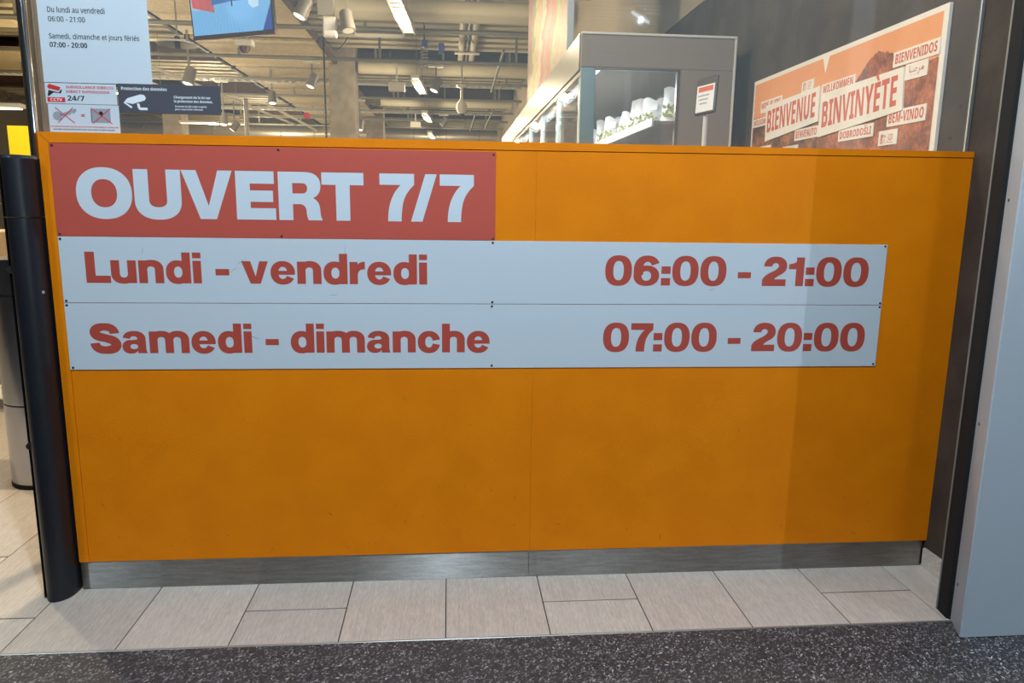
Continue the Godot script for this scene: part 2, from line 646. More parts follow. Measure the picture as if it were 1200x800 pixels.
func materials() -> void:
	var m: StandardMaterial3D
	# orange painted partition
	m = mat("orange_paint", srgb(255, 255, 255), 0.6)
	m.metallic_specular = 0.3
	tri_map(m, 1.3, ramp_tex(3, 0.006, srgb(227, 125, 0), srgb(232, 130, 2), 512, FastNoiseLite.TYPE_SIMPLEX_SMOOTH, 5), ramp_tex(4, 0.3, Color.BLACK, Color.WHITE, 512, FastNoiseLite.TYPE_SIMPLEX_SMOOTH, 2, 2.0), 0.2)
	mat("chipboard", srgb(178, 148, 108), 0.85)
	mat("scuff", srgb(112, 74, 24), 0.7)
	# brushed steel plinth
	m = mat("brushed_steel", srgb(168, 168, 164), 0.38, 1.0)
	var im := Image.create(512, 128, true, Image.FORMAT_RGB8)
	var n1 := noise(21, 0.02)
	var n2 := noise(22, 0.35)
	for y in 128:
		for x in 512:
			var v := 0.68 + 0.07 * n1.get_noise_2d(x, y * 2.5) + 0.05 * n2.get_noise_2d(x * 0.02, y) + 0.05 * n1.get_noise_2d(x * 6 + 900, y * 9)
			im.set_pixel(x, y, Color(v, v * 0.995, v * 0.975))
	m.albedo_texture = ImageTexture.create_from_image(im)
	m.albedo_color = Color.WHITE
	m.anisotropy_enabled = true
	m.anisotropy = -1.0
	# print and plates
	mat("red_plate", srgb(188, 80, 65), 0.5)
	mat("red_print", srgb(178, 70, 54), 0.55)
	mat("white_print", srgb(204, 213, 220), 0.5)
	mat("white_plate", srgb(199, 208, 215), 0.42)
	mat("scratch", srgb(120, 122, 130), 0.6)
	mat("screw_steel", srgb(120, 115, 105), 0.35, 0.9)
	mat("screw_dark", srgb(44, 42, 42), 0.5)
	mat("grey_print", srgb(86, 86, 94), 0.5)
	mat("black_print", srgb(28, 28, 30), 0.5)
	mat("bright_red_print", srgb(206, 40, 40), 0.5)
	mat("pale_print", srgb(225, 228, 232), 0.5)
	mat("silver_print", srgb(150, 150, 158), 0.5)
	mat("dark_grey_plate", srgb(72, 72, 80), 0.5)
	# floors
	for i in 4:
		m = mat("floor_tile_%d" % i, [srgb(250, 248, 246), srgb(255, 253, 250), srgb(244, 242, 240), srgb(252, 247, 243)][i], 0.42)
		m.albedo_texture = tile_texture(40 + i * 5)
	m = mat("grout", srgb(64, 58, 52), 0.9)
	m = mat("speckled_stone", Color.WHITE, 0.55)
	m.uv1_triplanar = true
	m.uv1_world_triplanar = true
	m.uv1_scale = Vector3.ONE * 1.15
	m.albedo_texture = stone_texture()
	mat("aluminium", srgb(178, 178, 172), 0.35, 0.85)
	m = mat("plain_floor", srgb(178, 170, 158), 0.5)
	# walls
	m = mat("concrete", Color.WHITE, 0.8)
	tri_map(m, 0.8, ramp_tex(11, 0.008, srgb(57, 48, 42), srgb(71, 62, 54), 512, FastNoiseLite.TYPE_SIMPLEX_SMOOTH, 5), ramp_tex(12, 0.05, Color.BLACK, Color.WHITE, 512, FastNoiseLite.TYPE_SIMPLEX_SMOOTH, 4, 2.0), 0.3)
	m = mat("column_concrete", Color.WHITE, 0.8)
	tri_map(m, 0.5, ramp_tex(13, 0.01, srgb(136, 126, 110), srgb(156, 146, 128), 512))
	mat("pit", srgb(34, 31, 30), 0.9)
	mat("silver_cladding", srgb(170, 178, 186), 0.42, 0.0)
	mat("gasket", srgb(13, 13, 14), 0.85)
	mat("vestibule_wall", srgb(74, 70, 66), 0.8)
	mat("vestibule_ceiling", srgb(98, 91, 80), 0.8)
	mat("shop_wall", srgb(92, 86, 78), 0.8)
	mat("beige_plaster", srgb(186, 174, 150), 0.8)
	# entrance post
	m = mat("black_anodised", srgb(21, 23, 30), 0.4, 0.1)
	mat("chrome", srgb(205, 208, 212), 0.12, 1.0)
	mat("tan_steel", srgb(132, 112, 84), 0.55)
	# glass
	m = mat("clear_glass", Color(0.95, 0.98, 0.97, 0.04), 0.02)
	m.transparency = BaseMaterial3D.TRANSPARENCY_ALPHA
	m = mat("teal_glass_edge", srgb(186, 204, 200), 0.2)
	# shop
	mat("galvanised", srgb(150, 148, 138), 0.45, 0.5)
	mat("pale_sheet", srgb(196, 188, 164), 0.55)
	mat("dark_deck", srgb(38, 34, 31), 0.9)  # dark tone of the deck, for the voids between the sheet bays
	mat("brown_steel", srgb(84, 62, 54), 0.7)
	m = mat("pale_board", Color.WHITE, 0.75)
	tri_map(m, 0.7, ramp_tex(31, 0.03, srgb(190, 172, 134), srgb(206, 190, 152), 512, FastNoiseLite.TYPE_SIMPLEX_SMOOTH, 5))
	mat("white_paint", srgb(214, 210, 198), 0.5)
	mat("lamp_grey", srgb(128, 124, 116), 0.45)
	mat("duct_foil", srgb(176, 172, 158), 0.35, 0.7)
	mat("cable_black", srgb(22, 21, 21), 0.6)
	mat("red_plastic", srgb(196, 34, 40), 0.5)
	mat("blue_plastic", srgb(40, 70, 150), 0.5)
	mat("yellow_board", srgb(248, 226, 28), 0.5)
	mat("carton", srgb(196, 164, 120), 0.8)
	mat("stainless", srgb(122, 117, 108), 0.32, 0.9)
	mat("bin_steel", srgb(176, 177, 182), 0.2, 1.0)
	mat("case_grey", srgb(128, 120, 110), 0.55)
	mat("case_trim", srgb(205, 202, 196), 0.4)
	mat("steel_post", srgb(118, 138, 138), 0.35, 0.6)
	mat("case_inside", srgb(120, 118, 116), 0.6)
	mat("bag_film", srgb(226, 226, 220), 0.3)
	mat("salad_green", srgb(150, 156, 88), 0.7)
	mat("pack_blue", srgb(60, 84, 140), 0.4)
	mat("pack_orange", srgb(206, 92, 46), 0.4)
	mat("pack_white", srgb(225, 225, 222), 0.4)
	mat("frame_black", srgb(26, 25, 26), 0.4)
	mat("frame_maroon", srgb(70, 24, 24), 0.4)
	mat("plaque_white", srgb(236, 230, 220), 0.5)
	mat("plaque_red", srgb(206, 92, 60), 0.5)
	glow("downlight_glow", cool, 5.0)
	glow("shop_lamp_glow", Color(1.0, 0.95, 0.86), 2.5)
	glow("shop_tube_glow", Color(1.0, 0.95, 0.84), 1.5)
	glow("case_lamp_glow", Color(0.95, 0.98, 1.0), 1.6)

# ------------------------------------------------------------------ the setting
func shell() -> void:
	# floor: long tiles laid in third bond up to a metal strip, speckled stone beyond
	var fl := structure("floor")
	part("bed", span(-10.2, 2.7, -0.12, -0.0025, -26.2, 0.335), M.grout, fl)
	var mesh_of := {}
	var g := 0.0016
	for k in range(-8, 9):
		var x0 := k * 0.3
		var x1 := minf(x0 + 0.3, 2.55)
		var deep := -5.4 if k < -1 else -1.0
		var off: float = [-0.245, 0.155, 0.555][posmod(k, 3)]
		var z1 := 0.335
		var zj := off
		while zj >= z1 - 0.02: zj -= 1.2
		while z1 > deep:
			var key := "%.3f %.3f" % [x1 - x0, z1 - zj]
			if not mesh_of.has(key):
				var st := mb()
				var w := x1 - x0 - 2 * g
				var l := z1 - zj - 2 * g - 0.003
				box(st, Vector3(0, -0.004, 0), Vector3(w, 0.008, l), 0.0008)
				# the top face again with the grain running along the tile
				quad(st, Vector3(-w / 2 + 0.001, 0.0001, l / 2 - 0.001), Vector3(w / 2 - 0.001, 0.0001, l / 2 - 0.001), Vector3(w / 2 - 0.001, 0.0001, -l / 2 + 0.001), Vector3(-w / 2 + 0.001, 0.0001, -l / 2 + 0.001), Vector3.UP, Vector2(0, 1), Vector2(1, 1 - l / 1.2))
				mesh_of[key] = st.commit()
			part("tile", mesh_of[key], M["floor_tile_%d" % rng.randi_range(0, 3)], fl, Vector3((x0 + x1) / 2, 0, (z1 + zj) / 2))
			z1 = zj
			zj -= 1.2
	part("shop_screed", span(-10.2, -2.4, -0.0024, 0.0, -26.2, 0.335), M.plain_floor, fl)
	part("shop_screed", span(-2.4, -0.6, -0.0024, 0.0, -26.2, -5.9), M.plain_floor, fl)
	part("shop_screed", span(-0.6, 2.55, -0.0024, 0.0, -26.2, -2.6), M.plain_floor, fl)
	part("edge_strip", span(-6.2, 2.43, -0.03, 0.0012, 0.335, 0.341, 0.0008), M.aluminium, fl, Vector3.ZERO, "thin metal strip along the tile edge")
	for s in [[-6.2, 0.552], [0.5532, 1.772], [1.7732, 4.7]]:
		part("stone_slab", span(s[0], s[1], -0.12, 0.0, 0.3411, 7.1, 0.0006), M.speckled_stone, fl, Vector3.ZERO, "dark grey speckled stone slab")
	# the shop behind
	var wr := structure("wall_right")
	part("concrete_face", span(2.55, 2.75, -0.1, 4.3, -26.2, 0.4), M.concrete, wr)
	part("upper_plaster", span(2.544, 2.56, 2.53, 4.15, -26.2, 0.0), M.beige_plaster, wr, Vector3.ZERO, "beige plaster band above the concrete")
	var pr := RandomNumberGenerator.new()
	pr.seed = 5
	var pit := mb()
	for i in 220:
		var z := pr.randf_range(-1.9, 0.3)
		var y := pr.randf_range(1.2, 2.3)
		if z < -0.16 and y < 1.9 and z > -1.75: continue
		var r := pr.randf_range(0.0012, 0.003) if pr.randf() < 0.93 else pr.randf_range(0.004, 0.006)
		for q in 8:
			tri(pit, Vector3(2.5496, y, z), Vector3(2.5496, y + r * sin(TAU * q / 8.0), z + r * 1.3 * cos(TAU * q / 8.0)), Vector3(2.5496, y + r * sin(TAU * (q + 1) / 8.0), z + r * 1.3 * cos(TAU * (q + 1) / 8.0)), Vector3(-1, 0, 0))
	var pt := part("air_pits", pit, M.pit, wr)
	pt.set_meta("kind", "stuff")
	var sk := structure("baseboard_right")
	var sm := mb()
	quad(sm, Vector3(0, 0, -0.14), Vector3(0, 0, 0.14), Vector3(0, 0.068, 0.14), Vector3(0, 0.068, -0.14), Vector3(-1, 0, 0), Vector2(0.1, 0.4), Vector2(0.3, 0.1))
	box(sm, Vector3(0.0051, 0.034, 0), Vector3(0.01, 0.068, 0.28), 0.001)
	part("skirting_tile", sm, M.floor_tile_1, sk, Vector3(2.539, 0.0, 0.142))
	for a in [["wall_left", -10.4, -10.2, -26.2, 0.3], ["wall_back", -10.4, 2.75, -26.4, -26.2]]:
		var w := structure(a[0])
		part("wall_face", span(a[1], a[2], -0.1, 4.3, a[3], a[4]), M.shop_wall, w)
	# header above the glass that closes the shop front, and the passage in front of it
	var wf := structure("wall_front")
	part("header", span(-10.4, 2.75, 2.9, 4.3, -0.1, 0.12), M.vestibule_wall, wf)
	part("end_pier", span(-10.4, -4.2, -0.1, 2.9, -0.1, 0.12), M.vestibule_wall, wf)
	var wp := structure("wall_passage")
	part("side_wall", span(-6.4, -6.2, -0.1, 3.3, 0.12, 7.1), M.vestibule_wall, wp)
	part("far_wall", span(-6.4, 4.8, -0.1, 3.3, 7.1, 7.3), M.vestibule_wall, wp)
	part("side_wall", span(4.6, 4.8, -0.1, 3.3, 0.28, 7.1), M.vestibule_wall, wp)
	var cp := structure("ceiling")
	part("passage_ceiling", span(-6.4, 4.8, 3.12, 3.3, 0.12, 7.3), M.vestibule_ceiling, cp)
	for i in 52:
		part("slat", span(-6.2, 4.6, 3.085, 3.12, 0.3 + i * 0.13, 0.385 + i * 0.13), M.vestibule_ceiling, cp)
	# silver door jamb with its black gasket
	var tr := structure("trim_1", "light grey metal door jamb with black rubber gasket")
	var st := mb()
	plan(st, V([2.4335, 0.283, 2.375, 0.424, 2.378, 0.428, 4.6, 0.428, 4.6, 0.283]), 0.004, 3.12)
	part("cladding", st, M.silver_cladding, tr)
	st = mb()
	plan(st, V([2.412, 0.268, 2.404, 0.325, 2.412, 0.332, 2.46, 0.332, 2.46, 0.268]), 0.002, 3.12)
	part("gasket", st, M.gasket, tr, Vector3.ZERO, "black rubber gasket strip")
	part("glazing_bead", span(2.410, 2.412, 0.002, 3.12, 0.268, 0.274), M.lamp_grey, tr)
	var dir := Vector3(2.375 - 2.4335, 0, 0.424 - 0.283).normalized()
	var out_ := Vector3(-dir.z, 0, dir.x)
	for y in [0.13, 0.62, 1.24, 1.86]:
		var c := Vector3(2.402, y, 0.359)
		part("screw", tb(c - out_ * 0.002, c + out_ * 0.002, 0.0045, 10), M.screw_steel, tr)
	# passage lamps
	downlight("bright round ceiling downlight in front of the orange partition", Vector3(0.87, 3.085, 1.75), 6.1)
	downlight("small round ceiling downlight beside the silver door jamb", Vector3(2.05, 3.085, 2.3), 1.0)
	downlight("added unseen round downlight over the passage that brightens the door jamb from the left", Vector3(-2.0, 3.085, 2.4), 2.6)  # added fill from the left, brightens the jamb return face
	var tl := thing("tube_lamp", "slim white tube lamp on the slatted passage ceiling", "lamp", Vector3(2.77, 3.085, 5.15))
	tl.rotation.y = deg_to_rad(-55)
	part("housing", span(-0.24, 0.24, -0.03, 0.0, -0.03, 0.03, 0.004), M.white_paint, tl)
	part("tube", tb(Vector3(-0.22, -0.042, 0), Vector3(0.22, -0.042, 0), 0.014, 12), M.downlight_glow, tl)
	omni("tube_light", Vector3(0, -0.065, 0), cool, 0.35, 0.01, tl)
	# wall lamp on the right side wall of the passage
	var wl := thing("wall_lamp", "upright lit wall lamp on the passage side wall", "lamp", Vector3(4.6, 1.75, 3.04))
	part("housing", span(-0.06, 0.0, -0.32, 0.32, -0.06, 0.06, 0.006), M.white_paint, wl)
	part("diffuser", span(-0.08, -0.061, -0.3, 0.3, -0.016, 0.016, 0.006), M.downlight_glow, wl)
	omni("wall_lamp_light", Vector3(-0.16, 0.0, 0), cool, 2.7, 0.012, wl)

func downlight(label: String, at: Vector3, e: float) -> void:
	var o := thing("ceiling_downlight", label, "lamp", at)
	var st := mb()
	lathe(st, [Vector2(0.07, 0.0), Vector2(0.095, 0.0), Vector2(0.095, -0.012), Vector2(0.07, -0.02), Vector2(0.07, 0.0)], Vector3.ZERO, 28)
	part("ring", st, M.white_paint, o)
	part("lens", tb(Vector3(0, -0.004, 0), Vector3(0, -0.012, 0), 0.069, 28), M.downlight_glow, o)
	omni("downlight_light", Vector3(0, -0.07, 0), cool, e, 0.06, o)

# ------------------------------------------------------------------ orange partition
func partition() -> void:
	var o := thing("partition", "waist-high orange painted partition with steel plinth below the glass screen", "partition")
	# two boards with a fine open joint, framed on the left and along the top
	var st := mb()
	prism(st, V([-0.2105, 0.0945, 1.1718, 0.0945, 1.1718, 1.3692, -0.2105, 1.3637]), -0.05, 0.0)
	part("board", st, M.orange_paint, o)
	st = mb()
	prism(st, V([1.1724, 0.0945, 2.5495, 0.0945, 2.5495, 1.3746, 1.1724, 1.3692]), -0.05, 0.0)
	part("board", st, M.orange_paint, o)
	st = mb()
	prism(st, V([-0.2405, 0.0945, -0.2117, 0.0945, -0.2117, 1.3648, -0.2405, 1.3936]), -0.05, 0.002)
	part("edge_strip", st, M.orange_paint, o)
	st = mb()
	prism(st, V([-0.2396, 1.3940, -0.2108, 1.3652, 2.5495, 1.3762, 2.5495, 1.3940]), -0.05, 0.003)
	part("top_strip", st, M.orange_paint, o)
	part("backing", span(-0.24, 2.549, 0.0, 1.37, -0.12, -0.0505), M.chipboard, o)
	# plinth in two sheets
	for s in [[-0.2405, 1.1708], [1.1722, 2.5385]]:
		st = mb()
		quad(st, Vector3(s[0], 0.001, -0.004), Vector3(s[1], 0.001, -0.004), Vector3(s[1], 0.0943, -0.004), Vector3(s[0], 0.0943, -0.004), Vector3(0, 0, 1), Vector2(s[0] * 0.7, 1), Vector2(s[1] * 0.7, 0))
		box(st, Vector3((s[0] + s[1]) / 2, 0.0476, -0.0247), Vector3(s[1] - s[0], 0.093, 0.04))
		part("plinth", st, M.brushed_steel, o, Vector3.ZERO, "brushed steel plinth sheet")
	# knocks and scuffs in the paint
	var pr := RandomNumberGenerator.new()
	pr.seed = 12
	var sc := mb()
	for i in 60:
		var x := pr.randf_range(-0.18, 2.4)
		var y := 0.12 + pow(pr.randf(), 2.2) * 0.5
		var a := pr.randf() * PI
		var l := pr.randf_range(0.0012, 0.004) if pr.randf() < 0.9 else pr.randf_range(0.006, 0.014)
		var d := Vector2(cos(a), sin(a)) * l
		var e := Vector2(-sin(a), cos(a)) * pr.randf_range(0.0006, 0.0014)
		flat(sc, PackedVector2Array([Vector2(x, y) - d, Vector2(x, y) - e, Vector2(x, y) + d, Vector2(x, y) + e]), 0.0002)
	var s2 := part("scuff_marks", sc, M.scuff, o)
	s2.set_meta("kind", "stuff")

func screw(o: Node, x: float, y: float, z: float, m: Material) -> void:
	var st := mb()
	tube(st, Vector3(x, y, z - 0.001), Vector3(x, y, z + 0.0008), 0.0036, 0.0036, 10)
	tube(st, Vector3(x, y, z + 0.0008), Vector3(x, y, z + 0.0016), 0.0036, 0.002, 10)
	part("screw", st, m, o)

func signs() -> void:
	# red opening sign
	var o := thing("opening_sign", "red sign plate reading OUVERT 7/7 in large white letters", "sign")
	part("plate", span(-0.2115, 1.0500, 1.1035, 1.3640, 0.0005, 0.0045, 0.0006), M.red_plate, o)
	heavy(o, "OUVERT 7/7", -0.149, 0.985, 1.1575, 0.1385, 0.0048, M.white_print, 0.045, {"UV": -0.03, "VE": 0.02, "ER": 0.02, "RT": -0.05, " 7": -0.03, "7/": -0.12, "/7": 0.02})
	for p in [[-0.203, 1.357], [0.42, 1.357], [1.043, 1.355], [-0.204, 1.110], [0.42, 1.110], [1.043, 1.109]]:
		screw(o, p[0], p[1], 0.0045, M.screw_steel)
	# the two white hour plates
	o = thing("opening_sign", "white sign plate reading Lundi - vendredi 06:00 - 21:00 in red", "sign")
	part("plate", span(-0.2115, 2.2960, 0.9112, 1.1030, 0.0005, 0.0040, 0.0006), M.white_plate, o)
	heavy(o, "Lundi - vendredi", -0.142, 0.845, 0.9695, 0.0905, 0.0043, M.red_print, 0.07, {"Lu": -0.05, "i ": 0.05})
	heavy(o, "06:00 - 21:00", 1.391, 2.241, 0.9705, 0.0905, 0.0043, M.red_print, 0.06)
	for p in [[-0.205, 1.096], [1.043, 1.097], [2.288, 1.098], [-0.204, 0.9165], [1.043, 0.9165], [2.290, 0.9170]]:
		screw(o, p[0], p[1], 0.0040, M.screw_dark)
	var st := mb()
	for q in [[0.262, 1.0, 0.292, 1.022], [0.285, 1.022, 0.310, 1.044], [0.02, 1.052, 0.022, 1.075], [0.60, 1.03, 0.603, 1.09], [1.72, 0.955, 1.745, 0.962], [0.55, 0.935, 0.58, 0.938]]:
		var a := Vector2(q[0], q[1])
		var b := Vector2(q[2], q[3])
		var w := (b - a).orthogonal().normalized() * 0.0006
		flat(st, PackedVector2Array([a, a.lerp(b, 0.4) - w, b, a.lerp(b, 0.6) + w]), 0.0042)
	part("scratches", st, M.scratch, o).set_meta("kind", "stuff")
	o = thing("opening_sign", "white sign plate reading Samedi - dimanche 07:00 - 20:00 in red", "sign")
	part("plate", span(-0.2115, 2.2960, 0.7100, 0.9096, 0.0005, 0.0040, 0.0006), M.white_plate, o)
	heavy(o, "Samedi - dimanche", -0.147, 1.036, 0.7600, 0.0895, 0.0043, M.red_print, 0.07, {"Sa": -0.03, "i ": 0.05})
	heavy(o, "07:00 - 20:00", 1.392, 2.250, 0.7610, 0.0905, 0.0043, M.red_print, 0.06, {"7:": -0.04})
	for p in [[-0.204, 0.9035], [1.042, 0.9035], [2.290, 0.9040], [-0.203, 0.7165], [1.043, 0.7175], [2.288, 0.7175]]:
		screw(o, p[0], p[1], 0.0040, M.screw_dark)
	st = mb()
	for q in [[1.61, 0.80, 1.614, 0.806], [1.57, 0.745, 1.575, 0.75], [0.5, 0.852, 0.503, 0.855], [0.31, 0.815, 0.345, 0.80], [1.62, 0.775, 1.624, 0.781]]:
		var a := Vector2(q[0], q[1])
		var b := Vector2(q[2], q[3])
		var w := (b - a).orthogonal().normalized() * 0.0008
		flat(st, PackedVector2Array([a, a.lerp(b, 0.4) - w, b, a.lerp(b, 0.6) + w]), 0.0042)
	part("scratches", st, M.scratch, o).set_meta("kind", "stuff")

func entrance_post() -> void:
	var o := thing("entrance_post", "black D-shaped entrance post with a thin chrome upright beside the orange partition", "post")
	var prof := PackedVector2Array([Vector2(-0.33, -0.11), Vector2(-0.33, 0.045)])
	for i in 29:
		var t := deg_to_rad(lerpf(172.0, 0.0, i / 28.0))
		prof.append(Vector2(-0.2885 + 0.0405 * cos(t) if cos(t) < 0 else -0.2965 + 0.0485 * cos(t), 0.0 + 0.073 * pow(sin(t), 0.8)))
	prof.append(Vector2(-0.248, -0.11))
	var st := mb()
	plan_round(st, prof, 0.0, 1.155)
	part("shaft", st, M.black_anodised, o)
	st = mb()
	plan_round(st, prof, 1.158, 1.318)
	var top := PackedVector2Array()
	for p in prof: top.append(Vector2(lerpf(p.x, -0.288, 0.1), lerpf(p.y, -0.02, 0.12)))
	for i in prof.size():
		var j := (i + 1) % prof.size()
		var nn := Vector3(prof[i].x + prof[j].x + 0.576, 0.08, prof[i].y + prof[j].y + 0.04).normalized()
		quad(st, Vector3(prof[i].x, 1.318, prof[i].y), Vector3(prof[j].x, 1.318, prof[j].y), Vector3(top[j].x, 1.327, top[j].y), Vector3(top[i].x, 1.327, top[i].y), nn)
	plan(st, top, 1.317, 1.327)
	part("cap", st, M.black_anodised, o)
	st = mb()
	tube(st, Vector3(-0.266, 1.32, -0.03), Vector3(-0.266, 2.9, -0.03), 0.0125, 0.0125, 20)
	part("upright_tube", st, M.chrome, o, Vector3.ZERO, "chrome upright tube")
	for y in [1.01, 0.49]:
		part("socket", tb(Vector3(-0.324, y, 0.044), Vector3(-0.322, y, 0.051), 0.011, 14), M.gasket, o)
	part("screw", tb(Vector3(-0.2535, 0.945, 0.030), Vector3(-0.2500, 0.945, 0.034), 0.0045, 10), M.aluminium, o)

func glazing() -> void:
	var o := structure("window_1", "clear glass screen standing on the orange partition")
	part("pane", span(-0.2385, 2.548, 1.372, 2.9, -0.0365, -0.0285), M.clear_glass, o)
	part("wall_channel", span(2.538, 2.5495, 1.394, 2.9, -0.036, -0.029, 0.001), M.aluminium, o, Vector3.ZERO, "slim metal glazing channel on the concrete wall")
	# sheets on the glass
	var z := -0.0272
	o = thing("notice_sheet", "white notice sheet with opening hours on the glass screen", "notice")
	part("sheet", span(-0.2235, 0.0705, 1.532, 2.02, z - 0.0011, z, 0.0002), M.white_plate, o)
	words(o, "Du lundi au vendredi", -0.1965, 1.7175, 0.0145, 0.152, z + 0.0003, M.black_print, false, 0.25)
	words(o, "06:00 - 21:00", -0.1965, 1.6935, 0.0135, 0.098, z + 0.0003, M.black_print, false, 0.25)
	words(o, "Samedi, dimanche et jours fériés", -0.1985, 1.6485, 0.0135, 0.242, z + 0.0003, M.black_print, false, 0.25)
	words(o, "07:00 - 20:00", -0.1985, 1.6255, 0.0135, 0.100, z + 0.0003, M.black_print)
	# camera warning
	o = thing("camera_notice", "white notice with red camera sign reading SURVEILLANCE DIRECTE and CCTV 24/7", "notice")
	part("sheet", span(-0.2225, -0.0300, 1.4745, 1.5300, z - 0.0011, z, 0.0002), M.white_plate, o)
	var st := mb()
	flat(st, V([-0.2185, 1.4785, -0.1705, 1.4785, -0.1705, 1.4915, -0.2185, 1.4915]), z + 0.0003)
	flat(st, V([-0.2165, 1.5200, -0.2105, 1.5275, -0.1800, 1.5190, -0.1855, 1.5085, -0.2135, 1.5150]), z + 0.0003)
	part("camera_symbol", st, M.bright_red_print, o)
	st = mb()
	flat(st, V([-0.2140, 1.5110, -0.1860, 1.5045, -0.1795, 1.5135, -0.1770, 1.5120, -0.1805, 1.5020, -0.2000, 1.5040, -0.2130, 1.4945, -0.2165, 1.4945, -0.2165, 1.5020, -0.2150, 1.5020]), z + 0.0002)
	part("camera_bracket", st, M.black_print, o)
	words(o, "CCTV", -0.2105, 1.4812, 0.0078, 0.032, z + 0.0005, M.pale_print)
	words(o, "SURVEILLANCE DIRECTE", -0.1655, 1.5165, 0.0070, 0.128, z + 0.0003, M.bright_red_print)
	words(o, "DIRECT SUPERVISION", -0.1655, 1.5040, 0.0070, 0.116, z + 0.0003, M.bright_red_print)
	words(o, "24/7", -0.1640, 1.4830, 0.0135, 0.046, z + 0.0003, M.black_print)
	# no key, no safe
	o = thing("key_notice", "white notice with crossed-out key and crossed-out safe pictures", "notice")
	part("sheet", span(-0.2195, -0.0270, 1.3945, 1.4730, z - 0.0011, z, 0.0002), M.white_plate, o)
	st = mb()
	var ring := PackedVector2Array()
	for i in 18: ring.append(Vector2(-0.1955 + 0.0125 * cos(TAU * i / 18), 1.4405 + 0.0125 * sin(TAU * i / 18)))
	flat(st, ring, z + 0.0003)
	flat(st, V([-0.1880, 1.4460, -0.1450, 1.4620, -0.1420, 1.4560, -0.1500, 1.4480, -0.1560, 1.4500, -0.1600, 1.4455, -0.1850, 1.4380]), z + 0.0003)
	part("key_print", st, M.silver_print, o)
	st = mb()
	flat(st, V([-0.1020, 1.4630, -0.0510, 1.4630, -0.0510, 1.4240, -0.1020, 1.4240]), z + 0.0003)
	part("safe_print", st, M.silver_print, o)
	st = mb()
	var dot := PackedVector2Array()
	for i in 16: dot.append(Vector2(-0.0765 + 0.006 * cos(TAU * i / 16), 1.4500 + 0.006 * sin(TAU * i / 16)))
	flat(st, dot, z + 0.0004)
	flat(st, V([-0.1040, 1.4605, -0.1020, 1.4605, -0.1020, 1.4240, -0.1040, 1.4240]), z + 0.0004)
	part("safe_dial_print", st, M.black_print, o)
	st = mb()
	for q in [[-0.2000, 1.4640, -0.1500, 1.4220], [-0.1950, 1.4220, -0.1520, 1.4640], [-0.1035, 1.4640, -0.0470, 1.4220], [-0.1000, 1.4220, -0.0500, 1.4640]]:
		var a := Vector2(q[0], q[1])
		var b := Vector2(q[2], q[3])
		var w := (b - a).orthogonal().normalized() * 0.0011
		flat(st, PackedVector2Array([a - w, b - w, b + w, a + w]), z + 0.0006)
	for y in [1.4400, 1.4440]: flat(st, V([-0.1310, y, -0.1210, y, -0.1210, y + 0.0024, -0.1310, y + 0.0024]), z + 0.0006)
	part("red_crosses", st, M.bright_red_print, o)
	words(o, "NOS EMPLOYES N'ONT PAS DE CLEF OU NE SONT POUR OUVRIR LE COFFRE-FORT", -0.2165, 1.4100, 0.0036, 0.186, z + 0.0003, M.bright_red_print)
	words(o, "OUR EMPLOYEES DO NOT HAVE A KEY OR A CODE TO OPEN THE SAFE", -0.2100, 1.4025, 0.0034, 0.168, z + 0.0003, M.black_print)
	# data protection
	o = thing("data_notice", "dark grey notice strip reading Protection des données with white camera symbol", "notice")
	part("sheet", span(-0.0260, 0.2570, 1.4535, 1.5335, z - 0.0011, z, 0.0002), M.dark_grey_plate, o)
	words(o, "Protection des données", -0.0160, 1.5160, 0.0085, 0.125, z + 0.0003, M.pale_print)
	st = mb()
	flat(st, V([-0.0105, 1.4830, -0.0015, 1.4935, 0.0350, 1.5050, 0.0455, 1.5035, 0.0500, 1.4960, 0.0470, 1.4890, 0.0120, 1.4780]), z + 0.0003)
	flat(st, V([-0.0125, 1.4810, -0.0090, 1.4835, 0.0110, 1.4710, 0.0085, 1.4660]), z + 0.0003)
	flat(st, V([0.0240, 1.4800, 0.0310, 1.4800, 0.0330, 1.4690, 0.0525, 1.4690, 0.0530, 1.4620, 0.0310, 1.4620, 0.0260, 1.4680]), z + 0.0003)
	part("camera_symbol", st, M.pale_print, o)
	words(o, "Changement de la loi sur", 0.1270, 1.4965, 0.0068, 0.102, z + 0.0003, M.pale_print)
	words(o, "la protection des données.", 0.1270, 1.4855, 0.0068, 0.108, z + 0.0003, M.pale_print)
	words(o, "Scannez le QR code ci-joint", 0.1290, 1.4725, 0.0046, 0.088, z + 0.0003, M.pale_print)
	words(o, "pour vous tenir informé.", 0.1290, 1.4645, 0.0046, 0.078, z + 0.0003, M.pale_print)

# ------------------------------------------------------------------ welcome poster on the side wall
func strokes(parent: Node, lines: Array, x: float, y: float, s: float, w: float, z: float) -> void:
	var st := mb()
	for l in lines:
		for i in range(0, l.size() - 2, 2):
			var a := Vector2(x + l[i] * s, y + l[i + 1] * s)
			var b := Vector2(x + l[i + 2] * s, y + l[i + 3] * s)
			var d := (b - a).normalized() * w * 0.4
			var e := (b - a).orthogonal().normalized() * w * 0.5
			flat(st, PackedVector2Array([a - d - e, b + d - e, b + d + e, a - d + e]), z)
	part("lettering", st, M.plaque_red, parent)

